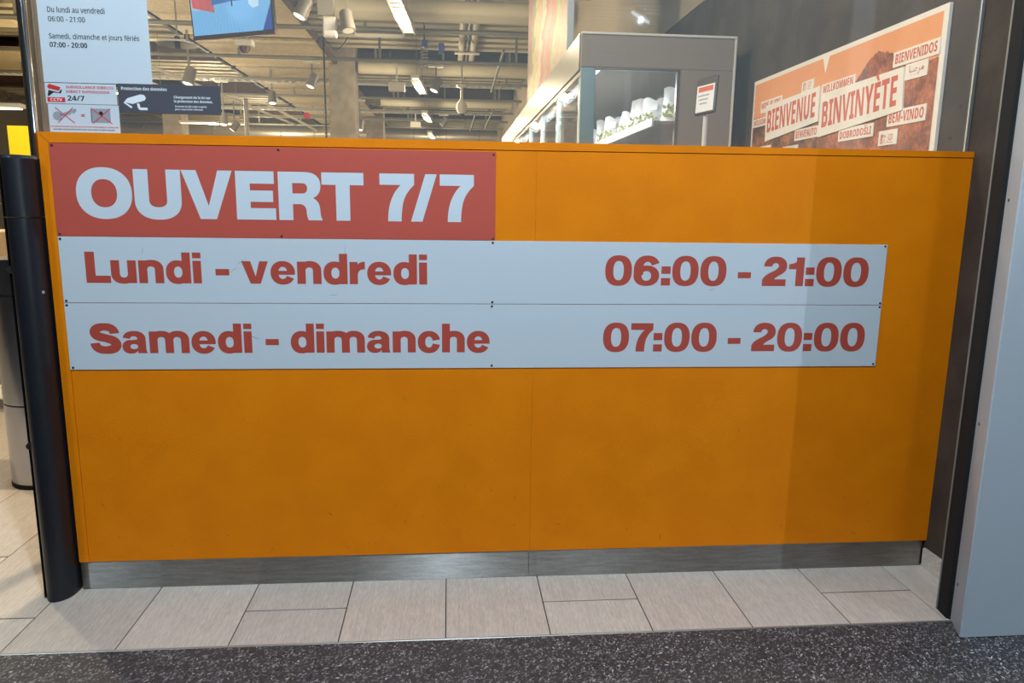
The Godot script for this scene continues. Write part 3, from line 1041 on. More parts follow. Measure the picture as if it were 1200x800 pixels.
func welcome_poster() -> void:
	var o := thing("welcome_poster", "large orange welcome poster with mountain and white word plaques on concrete wall", "poster", Vector3(2.55, 0, 0))
	o.basis = Basis(Vector3(0, 0, 1), Vector3(0, 1, 0), Vector3(-1, 0, 0))
	part("board", span(-1.735, -0.180, 1.02, 1.880, 0.001, 0.014, 0.001), M.plaque_white, o)
	# the print: orange sky over a brown mountain and rough scrub
	var w := 768
	var h := 384
	var im := Image.create(w, h, true, Image.FORMAT_RGB8)
	var ridge := [[-1.72, 1.69], [-1.45, 1.675], [-1.2, 1.69], [-1.0, 1.715], [-0.8, 1.71], [-0.715, 1.722], [-0.66, 1.762], [-0.63, 1.785], [-0.6, 1.798], [-0.573, 1.806], [-0.545, 1.797], [-0.51, 1.792], [-0.48, 1.782], [-0.455, 1.755], [-0.40, 1.725], [-0.2, 1.715]]
	var big := noise(51, 0.018, FastNoiseLite.TYPE_SIMPLEX_SMOOTH, 5)
	var fine := noise(52, 0.11, FastNoiseLite.TYPE_SIMPLEX_SMOOTH, 3)
	for px in w:
		var x := lerpf(-1.715, -0.205, px / float(w))
		var r := 1.7
		for i in ridge.size() - 1:
			if x >= ridge[i][0] and x <= ridge[i + 1][0]: r = lerpf(ridge[i][1], ridge[i + 1][1], (x - ridge[i][0]) / (ridge[i + 1][0] - ridge[i][0]))
		r += 0.006 * fine.get_noise_2d(px * 0.8, 3)
		for py in h:
			var y := lerpf(1.86, 1.04, py / float(h))
			var c: Color
			if y > r:
				c = srgb(232, 158, 104)
			else:
				var v := 0.5 + 0.9 * big.get_noise_2d(px, py * 1.2) + 0.5 * fine.get_noise_2d(px, py)
				c = srgb(120, 66, 42).lerp(srgb(196, 116, 78), clampf(v, 0, 1))
				if x < -1.45 or (x < -1.0 and y < 1.62): c = srgb(74, 46, 30).lerp(srgb(190, 124, 66), clampf(v * 0.9, 0, 1))
			im.set_pixel(px, py, c)
	var m := mat("poster_print", Color.WHITE, 0.5)
	m.albedo_texture = ImageTexture.create_from_image(im)
	var st := mb()
	quad(st, Vector3(-1.715, 1.04, 0.0145), Vector3(-0.205, 1.04, 0.0145), Vector3(-0.205, 1.86, 0.0145), Vector3(-1.715, 1.86, 0.0145), Vector3(0, 0, 1))
	part("print", st, m, o)
	st = mb()
	flat(st, V([-1.0, 1.861, -0.971, 1.793, -0.942, 1.861]), 0.0148)
	part("white_notch", st, M.plaque_white, o)
	var list := [["BIENVENUE", -1.545, -0.993, 1.575, 1.739], ["BINVINYÈTE", -0.980, -0.380, 1.547, 1.714], ["WILLKOMMEN", -0.986, -0.717, 1.687, 1.748], ["WELKOM", -1.707, -1.546, 1.640, 1.682], ["MIRË SE VINI", -1.625, -1.380, 1.704, 1.763], ["BENVENUTO", -1.211, -0.989, 1.530, 1.580], ["DOBRODOŠLI", -0.808, -0.551, 1.492, 1.543], ["BEM-VINDO", -0.465, -0.239, 1.516, 1.572], ["BIENVENIDOS", -0.463, -0.202, 1.725, 1.778], ["", -1.176, -1.063, 1.742, 1.789], ["", -0.509, -0.391, 1.451, 1.505], ["", -0.382, -0.256, 1.667, 1.721], ["", -1.63, -1.47, 1.48, 1.535], ["", -1.33, -1.17, 1.46, 1.512]]
	for i in list.size():
		var a: Array = list[i]
		var z := 0.0175 if i > 1 else 0.0215
		var outline := V([a[1], a[3], a[2], a[3], a[2], a[4], a[1], a[4]])
		if i == 0: outline = V([-1.535, 1.555, -0.988, 1.596, -0.996, 1.746, -1.550, 1.733])
		if i == 1: outline = V([-0.978, 1.526, -0.372, 1.566, -0.386, 1.717, -0.980, 1.708])
		var ps := mb()
		prism(ps, outline, 0.0146, z)
		var p := part("word_plaque", ps, M.plaque_white, o)
		if a[0] != "":
			var mx: float = (a[2] - a[1]) * 0.05
			var hh: float = a[4] - a[3]
			var up: float = {"WILLKOMMEN": 0.36, "MIRË SE VINI": 0.36, "BIENVENUE": 0.14, "BINVINYÈTE": 0.10}.get(a[0], 0.2)
			var cap: float = hh * {"WILLKOMMEN": 0.52, "MIRË SE VINI": 0.46, "BIENVENUE": 0.62, "BINVINYÈTE": 0.62, "DOBRODOŠLI": 0.54}.get(a[0], 0.62)
			var w_ := words(p, a[0], a[1] + mx, a[3] + hh * up, cap, (a[2] - a[1]) - 2 * mx, z + 0.0003, M.plaque_red, true, 0.3)
			if i < 2: w_.rotation.z = deg_to_rad(2.4)
		elif i in [9, 10]:
			var s := 0.034
			var huan := [[.02, .93, .42, .93], [.12, 1, .12, .86], [.3, 1, .3, .86], [.04, .8, .18, .8, .18, .68, .04, .68, .04, .8], [.26, .8, .4, .8, .4, .68, .26, .68, .26, .8], [.12, .62, .02, .4], [.08, .5, .08, 0], [.08, .5, .42, .5], [.08, .34, .4, .34], [.08, .18, .4, .18], [.08, .02, .44, .02], [.25, .6, .25, .02], [.6, 1, .5, .66], [.57, .82, .98, .82, .9, .64], [.72, .66, .72, .42, .46, 0], [.72, .42, 1, 0]]
			var ying := [[.1, .95, .2, .82], [.02, .6, .18, .6, .18, .24, .04, .12], [.02, .1, .3, .02, 1, .02], [.55, .95, .36, .84, .36, .28, .58, .4], [.66, .86, .94, .86, .94, .36, .82, .4], [.66, .86, .66, .16]]
			strokes(p, huan, a[1] + 0.014, a[3] + 0.007, s, 0.0022, z + 0.0003)
			strokes(p, ying, a[1] + 0.058, a[3] + 0.007, s, 0.0022, z + 0.0003)
		elif i == 11:
			strokes(p, [[3.0, .62, 2.75, .72, 2.62, .58, 2.78, .46, 3.0, .55, 2.95, .4, 2.3, .4], [2.3, .4, 2.25, .62], [2.3, .4, 2.18, .12, 1.95, .02], [1.85, .62, 1.55, .72, 1.2, .42, .7, .4], [1.75, .4, 1.2, .42], [1.4, .05, 1.5, .08], [.7, .4, .62, .62], [.7, .4, .45, .4], [.8, .08, .9, .1], [.45, .4, .4, 1.1]], a[1] + 0.012, a[3] + 0.012, 0.031, 0.0028, z + 0.0003)

# ------------------------------------------------------------------ refrigerated display case
func display_case() -> void:
	var Z0 := -1.82
	var Z1 := -7.8
	var o := thing("display_case", "long refrigerated display case with glass doors along the concrete wall", "refrigerator", Vector3(0, 0, 0))
	part("base", span(1.61, 2.47, 0.0, 0.42, Z0 - 0.03, Z1), M.case_grey, o)
	part("back_panel", span(2.43, 2.47, 0.42, 2.1, Z0 - 0.03, Z1), M.case_inside, o)
	part("far_end", span(1.61, 2.43, 0.42, 1.94, Z1, Z1 + 0.04), M.case_grey, o)
	part("canopy", span(1.64, 2.43, 2.02, 2.10, Z0 - 0.03, Z1), M.case_grey, o)
	part("fascia", span(1.605, 1.64, 1.935, 2.125, Z0 - 0.03, Z1, 0.004), M.stainless, o, Vector3.ZERO, "stainless steel fascia")
	part("door_rail", span(1.612, 1.65, 1.905, 1.933, Z0 - 0.03, Z1, 0.003), M.stainless, o)
	# end panel with a window
	var e := part("end_panel", span(1.612, 2.445, 1.948, 2.112, Z0 - 0.03, Z0, 0.002), M.case_grey, o)
	part("side_panel", span(2.152, 2.445, 0.0, 1.9475, Z0 - 0.03, Z0, 0.002), M.case_grey, e)
	part("lower_panel", span(1.692, 2.1515, 0.0, 0.95, Z0 - 0.03, Z0, 0.002), M.case_grey, e)
	part("corner_post", span(1.612, 1.691, 0.0, 1.9475, Z0 - 0.03, Z0, 0.003), M.steel_post, e, Vector3.ZERO, "greenish steel corner post")
	part("trim", span(1.612, 2.458, 2.1125, 2.125, Z0 - 0.03, Z0 + 0.006, 0.002), M.case_trim, e)
	part("trim", span(2.4455, 2.458, 0.0, 2.112, Z0 - 0.03, Z0 + 0.006, 0.002), M.case_trim, e)
	part("window_frame", span(2.137, 2.1515, 0.95, 1.9475, Z0 - 0.028, Z0 + 0.004, 0.002), M.stainless, e)
	part("window_frame", span(1.6915, 2.137, 1.936, 1.9475, Z0 - 0.028, Z0 + 0.004, 0.002), M.stainless, e)
	part("window_pane", span(1.6915, 2.137, 0.951, 1.936, Z0 - 0.018, Z0 - 0.010), M.clear_glass, e)
	# shelves with a price rail
	for s in [[1.685, 2.03], [1.36, 1.92], [1.02, 1.85]]:
		var sh := part("shelf", span(s[1], 2.43, s[0] - 0.02, s[0], Z0 - 0.04, Z1 + 0.04, 0.002), M.stainless, o)
		part("price_rail", span(s[1] - 0.012, s[1] - 0.001, s[0] - 0.03, s[0] + 0.015, Z0 - 0.04, Z1 + 0.04, 0.002), M.case_trim, sh)
	# glass doors
	var nd := 7
	var dw := (Z1 + 0.04 - (Z0 - 0.05)) / nd
	for i in nd:
		var za := Z0 - 0.05 + i * dw
		var zb := za + dw
		var d := part("door", span(1.618, 1.624, 0.46, 1.9, za - 0.006, zb + 0.006), M.clear_glass, o)
		part("door_edge", span(1.612, 1.640, 0.46, 1.9, za - 0.004, za - 0.022, 0.002), M.teal_glass_edge, d)
		part("door_edge", span(1.612, 1.640, 0.46, 1.9, zb + 0.022, zb + 0.004, 0.002), M.teal_glass_edge, d)
		part("handle", tb(Vector3(1.59, 1.0, za - 0.07), Vector3(1.59, 1.5, za - 0.07), 0.009, 10), M.stainless, d)
	# lamps inside the case
	for i in 3:
		var zc := Z0 - 0.95 - i * 1.95
		part("lamp_strip", span(1.72, 1.78, 1.985, 2.018, zc + 0.88, zc - 0.88, 0.004), M.case_lamp_glow, o)
		var l := AreaLight3D.new()
		l.name = "case_light"
		o.add_child(l, true)
		l.position = Vector3(1.76, 1.975, zc)
		l.rotation = Vector3(-PI / 2, 0, 0)
		l.area_size = Vector2(0.06, 1.7)
		l.light_energy = 2.4
		l.light_color = Color(0.96, 0.98, 1.0)
		l.shadow_enabled = true
	# salad bags on the upper shelf, each leaning a little
	var proto := Node3D.new()
	proto.name = "salad_bag"
	var bag := mb()
	pillow(bag, 0.075, 0.21, 0.028)
	part("film", bag, M.bag_film, proto)
	var gr := mb()
	for i in 26:
		var p := Vector3(rng.randf_range(-0.055, 0.055), rng.randf_range(0.02, 0.10), 0.026 + rng.randf_range(0.0, 0.012))
		var d := Vector3(rng.randf_range(-1, 1), rng.randf_range(-1, 1), 0.3).normalized() * 0.02
		var q := Vector3(-d.y, d.x, 0.01).normalized() * 0.011
		tri(gr, p - d, p + q, p + d, Vector3(0, 0, 1))
		tri(gr, p - d, p - q, p + d, Vector3(0, 0, 1))
	part("leaves", gr, M.salad_green, proto)
	var lb := mb()
	quad(lb, Vector3(-0.03, 0.12, 0.0265), Vector3(0.045, 0.12, 0.0265), Vector3(0.045, 0.165, 0.022), Vector3(-0.03, 0.165, 0.022), Vector3(0, 0, 1))
	part("printed_label", lb, M.pack_white, proto)
	for i in 18:
		var c: Node3D = proto.duplicate()
		c.name = numbered("salad_bag")
		add_child(c)
		c.position = Vector3(2.16 + 0.05 * sin(i * 2.4) , 1.6865, Z0 - 0.13 - i * 0.145)
		c.rotation = Vector3(deg_to_rad(-12), deg_to_rad(-28 + 14 * sin(i * 1.7)), deg_to_rad(-7 + 5 * cos(i * 3.1)))
		c.scale = Vector3.ONE * (0.93 + 0.1 * sin(i * 5.3))
		tag(c, "clear salad bag standing on the upper shelf of the display case", "bag", "salad bags on the upper shelf")
	proto.free()
	for i in 12:
		var tray := Node3D.new()
		tray.name = numbered("food_tray")
		add_child(tray)
		tray.position = Vector3(2.08 + 0.03 * sin(i * 1.3), 1.361, Z0 - 0.13 - i * 0.2)
		tag(tray, "small %s food tray on the second shelf of the display case" % ["blue and white", "orange and white", "white"][i % 3], "tray", "food trays on the second shelf")
		var st := mb()
		box(st, Vector3(0, 0.06, 0), Vector3(0.16, 0.12, 0.13), 0.012)
		part("tray_body", st, [M.pack_blue, M.pack_orange, M.pack_white][i % 3], tray)
		part("film_lid", bx(Vector3(0, 0.124, 0), Vector3(0.15, 0.006, 0.12), 0.002), M.bag_film, tray)
		part("paper_label", bx(Vector3(-0.0805, 0.065, 0.0), Vector3(0.002, 0.06, 0.08)), M.pack_white, tray)
	for i in 5:
		var hb := mb()
		pillow(hb, 0.05, 0.13, 0.012)
		var p := single("hanging_pack", hb, M.bag_film, "clear packet hanging at the back of the display case", "packet", Vector3(2.405, 1.80, Z0 - 0.22 - i * 0.13), "packets hanging at the back")
		p.rotation.y = deg_to_rad(-80)
	# big food picture standing on the case
	var b := thing("picture_board", "tall picture board of a burger standing on the display case", "board")
	var w := 256
	var h := 192
	var im := Image.create(w, h, true, Image.FORMAT_RGB8)
	var nz := noise(71, 0.02, FastNoiseLite.TYPE_SIMPLEX_SMOOTH, 4)
	for y in h:
		for x in w:
			var t := x / float(w) + 0.35 * (y / float(h) - 0.5) + 0.10 * nz.get_noise_2d(x * 0.7, y * 1.5)
			var c := srgb(150, 92, 70)
			for q in [[0.12, srgb(166, 96, 82)], [0.2, srgb(120, 150, 60)], [0.27, srgb(206, 188, 84)], [0.36, srgb(208, 172, 112)], [0.46, srgb(222, 204, 152)], [0.55, srgb(196, 84, 60)], [0.64, srgb(190, 128, 84)], [0.74, srgb(206, 90, 62)], [0.84, srgb(150, 170, 80)], [0.92, srgb(176, 142, 92)]]:
				if t > q[0]: c = q[1]
			im.set_pixel(x, y, c * (1.0 + 0.18 * nz.get_noise_2d(x * 3.0, y * 3.0)))
	var pm := mat("burger_print", Color.WHITE, 0.45)
	pm.albedo_texture = ImageTexture.create_from_image(im)
	part("board_body", span(1.622, 1.665, 2.126, 3.45, -2.42, -4.72, 0.003), M.silver_cladding, b)
	var ps := mb()
	quad(ps, Vector3(1.6215, 2.13, -4.715), Vector3(1.6215, 2.13, -2.425), Vector3(1.6215, 3.445, -2.425), Vector3(1.6215, 3.445, -4.715), Vector3(-1, 0, 0))
	part("print", ps, pm, b)
	# price sign on a stand in front of the case
	b = thing("price_sign", "small tilted price sign on a slim steel stand before the display case", "sign", Vector3(2.094, 0, -1.2))
	part("foot", bx(Vector3(0, 0.008, 0), Vector3(0.2, 0.016, 0.2), 0.003), M.stainless, b)
	part("stem", tb(Vector3(0, 0.016, 0), Vector3(0, 1.65, 0), 0.011, 12), M.case_trim, b)
	var holder := Node3D.new()
	holder.name = "sign_holder"
	b.add_child(holder)
	holder.position = Vector3(-0.005, 1.72, 0.012)
	holder.rotation = Vector3(deg_to_rad(-6), deg_to_rad(-64), deg_to_rad(3))
	part("frame", bx(Vector3.ZERO, Vector3(0.125, 0.165, 0.014), 0.003), M.frame_black, holder)
	part("card", bx(Vector3(0, -0.012, 0.0078), Vector3(0.108, 0.12, 0.0016)), M.pale_print, holder)
	part("header_print", bx(Vector3(0, 0.03, 0.0089), Vector3(0.09, 0.022, 0.0006)), M.plaque_red, holder)
	for k in 3: part("line_print", bx(Vector3(-0.01, 0.002 - k * 0.018, 0.0089), Vector3(0.07 - k * 0.012, 0.006, 0.0006)), M.silver_print, holder)

func pillow(st: SurfaceTool, hw: float, h: float, t: float) -> void:
	# a stuffed bag: wide low belly, flat sealed top
	var nx := 8
	var ny := 10
	for sgn in [1.0, -1.0]:
		for i in nx:
			for j in ny:
				var q := []
				for k in [[0, 0], [1, 0], [1, 1], [0, 1]]:
					var u: float = float(i + k[0]) / nx
					var v: float = float(j + k[1]) / ny
					var fat := sin(PI * u) * (sin(PI * pow(minf(v * 0.98 + 0.02, 1.0), 0.6)) * 0.9 + (0.25 if v < 0.2 else 0.0) * (1.0 - v * 5.0))
					var x := (u - 0.5) * 2.0 * hw * (1.0 - 0.12 * sin(PI * v))
					q.append(Vector3(x, v * h + (0.012 * sin(u * 7.0) if v > 0.9 else 0.0), sgn * t * maxf(fat, 0.02)))
				var n: Vector3 = (q[1] - q[0]).cross(q[3] - q[0]).normalized()
				if n.z * sgn < 0.0: n = -n
				tri(st, q[0], q[1], q[2], n)
				tri(st, q[0], q[2], q[3], n)

# ------------------------------------------------------------------ shop ceiling and its fittings
func shop_ceiling() -> void:
	var ce := structure("ceiling")
	part("deck", span(-10.4, 2.75, 4.15, 4.3, -26.4, 0.0), M.dark_deck, ce)
	# ribbed sheet bays
	for b in [[-6.0, -11.4], [-13.0, -15.3], [-17.2, -19.4], [-21.4, -25.6]]:
		var st := mb()
		var z: float = b[0]
		while z > b[1]:
			var p := [[0.0, 3.98], [-0.03, 3.92], [-0.24, 3.92], [-0.27, 3.98], [-0.4, 3.98]]
			for k in 4:
				var a := Vector2(z + p[k][0], p[k][1])
				var c := Vector2(z + p[k + 1][0], p[k + 1][1])
				var d := (c - a).normalized()
				var n := Vector3(0, -absf(d.x), (d.y if d.x < 0 else -d.y)).normalized()
				quad(st, Vector3(-10.2, a.y, a.x), Vector3(2.5, a.y, a.x), Vector3(2.5, c.y, c.x), Vector3(-10.2, c.y, c.x), n)
			z -= 0.4
		part("ribbed_sheet", st, M.pale_sheet, ce)
		part("sheet_edge", span(-10.2, 2.5, 3.9, 4.15, b[0] + 0.01, b[0] + 0.04), M.brown_steel, ce)
	# pale boards hung in a row
	for i in 8:
		var z0 := -5.0 - i * 2.45
		var bd := single("ceiling_board", span(-3.02, -1.14, 3.68, 3.72, z0, z0 - 2.2, 0.004), M.pale_board, "pale wooden ceiling board hung in a row under the ribbed sheets", "ceiling board", Vector3.ZERO, "hung ceiling boards")
		for x in [-2.8, -1.4]: part("hanger", tb(Vector3(x, 3.72, z0 - 1.1), Vector3(x, 4.15, z0 - 1.1), 0.012, 8), M.galvanised, bd)
		part("side_rail", span(-1.13, -1.06, 3.66, 3.74, z0, z0 - 2.2, 0.004), M.brown_steel, bd)
		part("side_rail", span(-3.10, -3.03, 3.66, 3.74, z0, z0 - 2.2, 0.004), M.cable_black, bd)
	for i in 4:
		single("ceiling_board", span(-7.6, -5.2, 3.68, 3.72, -7.0 - i * 4.2, -9.6 - i * 4.2, 0.004), M.pale_board, "pale wooden ceiling board beyond the white notice sheet", "ceiling board", Vector3.ZERO, "outer ceiling boards")
	# steel channels across the shop that carry the lamps
	for z in [-6.35, -8.2, -10.3, -12.4, -14.5, -16.7, -18.5, -20.4, -22.4]:
		var c := thing("ceiling_channel", "galvanised steel channel hung across the shop ceiling", "steel channel", Vector3(0, 3.5, z), "lamp channels across the ceiling")
		var st := mb()
		box(st, Vector3(-3.6, 0.03, 0), Vector3(12.2, 0.012, 0.07))
		box(st, Vector3(-3.6, 0.012, 0.031), Vector3(12.2, 0.04, 0.008))
		box(st, Vector3(-3.6, 0.012, -0.031), Vector3(12.2, 0.04, 0.008))
		part("channel", st, M.galvanised, c)
		for k in 6: part("hanger", span(-9.0 + k * 2.2 - 0.02, -9.0 + k * 2.2 + 0.02, 0.036, 0.65, -0.015, 0.015), M.galvanised, c)
	# cable tray with rungs
	for a in [[-13.4, 3.62], [-17.9, 3.62]]:
		var t := thing("cable_tray", "ladder cable tray crossing under the ribbed ceiling", "cable tray", Vector3(0, a[1], a[0]), "cable trays")
		for s in [-0.15, 0.15]: part("side_rail", span(-9.7, 2.4, 0.0, 0.06, s - 0.006, s + 0.006), M.white_paint, t)
		var st := mb()
		for k in 80: box(st, Vector3(-9.6 + k * 0.15, 0.012, 0), Vector3(0.03, 0.016, 0.29))
		var r := part("rungs", st, M.white_paint, t)
		r.set_meta("kind", "stuff")
	# foil duct
	var du := thing("air_duct", "shiny round foil air duct crossing the shop ceiling", "duct", Vector3(-3.6, 3.36, -21.4))
	part("duct_wall", tb(Vector3(-6.0, 0, 0), Vector3(6.0, 0, 0), 0.24, 24), M.duct_foil, du)
	for k in 5: part("hanger", span(-5.02 + k * 2.5, -4.98 + k * 2.5, 0.235, 0.55, -0.02, 0.02), M.galvanised, du)
	for k in 12: part("seam_ring", tb(Vector3(-5.6 + k, 0, 0), Vector3(-5.56 + k, 0, 0), 0.252, 24), M.galvanised, du)
	# wide pale ducts across
	for a in [[-7.6, 3.62, 0.13], [-11.7, 3.64, 0.11], [-16.0, 3.64, 0.1]]:
		var pr := thing("pipe_run", "wide pale round pipe crossing the ceiling behind the tube lamps", "pipe", Vector3(0, a[1], a[0]), "wide pale pipes")
		part("pipe_wall", tb(Vector3(-0.7, 0, 0), Vector3(2.4, 0, 0), a[2], 18), M.pale_sheet, pr)
		for x in [-0.4, 0.8, 2.0]: part("hanger", span(x - 0.02, x + 0.02, a[2] - 0.005, 4.15 - a[1], -0.015, 0.015), M.galvanised, pr)
	# a pair of pipes running into the shop
	for x in [1.115, 1.305]:
		var p := thing("ceiling_pipe", "pale ceiling pipe running into the shop, one of a pair", "pipe", Vector3(x, 3.83, -6.0), "paired ceiling pipes")
		part("pipe_wall", tb(Vector3(0, 0, 0), Vector3(0, 0, -7.3), 0.052, 18), M.pale_sheet, p)
		part("collar", tb(Vector3(0, 0, -4.72), Vector3(0, 0, -4.84), 0.066, 18), M.white_paint, p)
	single("pipe_bracket", span(1.0, 1.42, 3.74, 3.765, -10.82, -10.72, 0.003), M.white_paint, "flat bracket under the paired ceiling pipes", "bracket")
	single("thin_conduit", tb(Vector3(1.21, 3.80, -6.0), Vector3(1.21, 3.80, -13.6), 0.02, 10), M.galvanised, "thin conduit between the paired ceiling pipes", "conduit")
	# concrete columns
	for a in [[-0.985, -11.8, 0.46, "near concrete column carrying the floodlight"], [-1.17, -19.5, 0.48, "far concrete column behind the near one"], [-5.95, -17.5, 0.47, "concrete column below the dark grey notice strip"]]:
		single("concrete_column", span(-a[2] / 2, a[2] / 2, 0.0, 4.15, -a[2] / 2, a[2] / 2, 0.012), M.column_concrete, a[3], "column", Vector3(a[0], 0, a[1]))
	# tube lamps in a row
	for i in 5:
		var z := -6.4 - i * 4.35 if i > 0 else -6.1
		var t := thing("tube_lamp", "lit louvred tube lamp in the row beside the paired pipes", "lamp", Vector3(0.41, 3.2, z), "louvred tube lamps")
		t.rotation.y = deg_to_rad(-3)
		part("housing", span(-0.07, 0.07, 0.012, 0.07, -0.75, 0.75, 0.01), M.white_paint, t)
		part("tube", span(-0.05, 0.05, 0.0, 0.0115, -0.72, 0.72, 0.003), M.shop_tube_glow, t)
		for s in [-1, 1]: part("reflector", span(s * 0.055, s * 0.07, -0.03, 0.012, -0.75, 0.75), M.white_paint, t)
		for k in 10: part("louvre_blade", span(-0.055, 0.055, -0.026, -0.004, -0.68 + k * 0.15, -0.674 + k * 0.15), M.white_paint, t)
		for s in [-0.5, 0.5]: part("hanger", tb(Vector3(0, 0.07, s), Vector3(0, 0.9, s), 0.004, 6), M.galvanised, t)
		omni("tube_light", Vector3(0, -0.1, 0), warm, 2.1, 0.06, t)
	for i in 4:
		var t := thing("tube_lamp", "lit white tube lamp on the far side of the hung ceiling boards", "lamp", Vector3(-4.39 if i == 0 else -4.3, 2.17 if i == 0 else 2.95, -6.35 - i * 4.4), "side tube lamps")
		part("housing", span(-0.75, 0.75, 0.012, 0.06, -0.06, 0.06, 0.008), M.white_paint, t)
		part("tube", span(-0.72, 0.72, 0.0, 0.0115, -0.045, 0.045, 0.003), M.shop_tube_glow, t)
		for s in [-0.5, 0.5]: part("hanger", tb(Vector3(s, 0.06, 0), Vector3(s, 1.95 if i == 0 else 1.19, 0), 0.004, 6), M.galvanised, t)
		omni("tube_light", Vector3(0, -0.1, 0), warm, 4.4, 0.06, t)
	for x in [-2.6, -0.2]:  # two lamps added out of view to brighten the entrance floor and poster wall
		var t := thing("tube_lamp", "added unseen tube lamp over the shop entrance " + ("near the waste bin" if x < -1.0 else "facing the welcome poster"), "lamp", Vector3(x, 3.5, -2.3 if x < -1.0 else -0.8))
		part("housing", span(-0.75, 0.75, 0.012, 0.06, -0.06, 0.06, 0.008), M.white_paint, t)
		part("tube", span(-0.72, 0.72, 0.0, 0.0115, -0.045, 0.045, 0.003), M.shop_tube_glow, t)
		for s in [-0.5, 0.5]: part("hanger", tb(Vector3(s, 0.06, 0), Vector3(s, 0.65, 0), 0.004, 6), M.galvanised, t)
		omni("tube_light", Vector3(0, -0.1, 0), warm, 4.5 if x < -1.0 else 5.4, 0.06, t)
	# spotlights
	for a in [[-0.66, 3.29, -6.35, 25, 1], [-0.195, 3.168, -6.35, -10, 0], [-2.5, 2.846, -8.2, 12, 1], [-3.302, 2.762, -12.4, 0, 1], [-3.684, 2.85, -14.5, 35, 1], [-1.28, 3.165, -10.3, 20, 1], [-2.395, 3.168, -12.4, -4, 1], [-1.025, 2.928, -14.5, 5, 1], [0.696, 3.152, -10.3, 22, 1], [0.77, 3.284, -16.7, 40, 0]]:
		spotlight(a)
	misc_ceiling()

func spotlight(a: Array) -> void:
	var lit: bool = a[4] == 1
	var o := thing("spotlight", "grey cylinder spotlight glowing below the shop ceiling" if lit else "grey cylinder spotlight, unlit, below the shop ceiling", "spotlight", Vector3(a[0], a[1], a[2]), "lit cylinder spotlights" if lit else "unlit cylinder spotlights")
	var ad := Node3D.new()
	ad.name = "lamp_head"
	o.add_child(ad)
	ad.rotation = Vector3(deg_to_rad(-14), 0, deg_to_rad(-a[3]))
	var st := mb()
	lathe(st, [Vector2(0.0, 0.12), Vector2(0.06, 0.12), Vector2(0.072, 0.1), Vector2(0.072, -0.02), Vector2(0.078, -0.025), Vector2(0.078, -0.1), Vector2(0.066, -0.1), Vector2(0.066, -0.085), Vector2(0.0, -0.085)], Vector3.ZERO, 20)
	part("housing", st, M.lamp_grey, ad)
	part("lens", tb(Vector3(0, -0.092, 0), Vector3(0, -0.098, 0), 0.064, 20), M.shop_lamp_glow if lit else M.white_paint, ad)
	part("bracket_arm", span(-0.012, 0.012, 0.05, 3.5 - a[1] - 0.03, -0.012, 0.012), M.lamp_grey, o)
	part("track_adapter", span(-0.12, 0.12, 3.5 - a[1] - 0.07, 3.5 - a[1] - 0.03, -0.035, 0.035, 0.005), M.white_paint, o)
	if lit:
		var l := SpotLight3D.new()
		l.name = "spot_beam"
		ad.add_child(l, true)
		l.position = Vector3(0, -0.11, 0)
		l.rotation = Vector3(-PI / 2, 0, 0)
		l.light_energy = 5.0
		l.light_color = warm
		l.light_size = 0.06
		l.spot_angle = 38.0
		l.spot_range = 30.0
		l.spot_attenuation = 2.0
		l.shadow_enabled = true

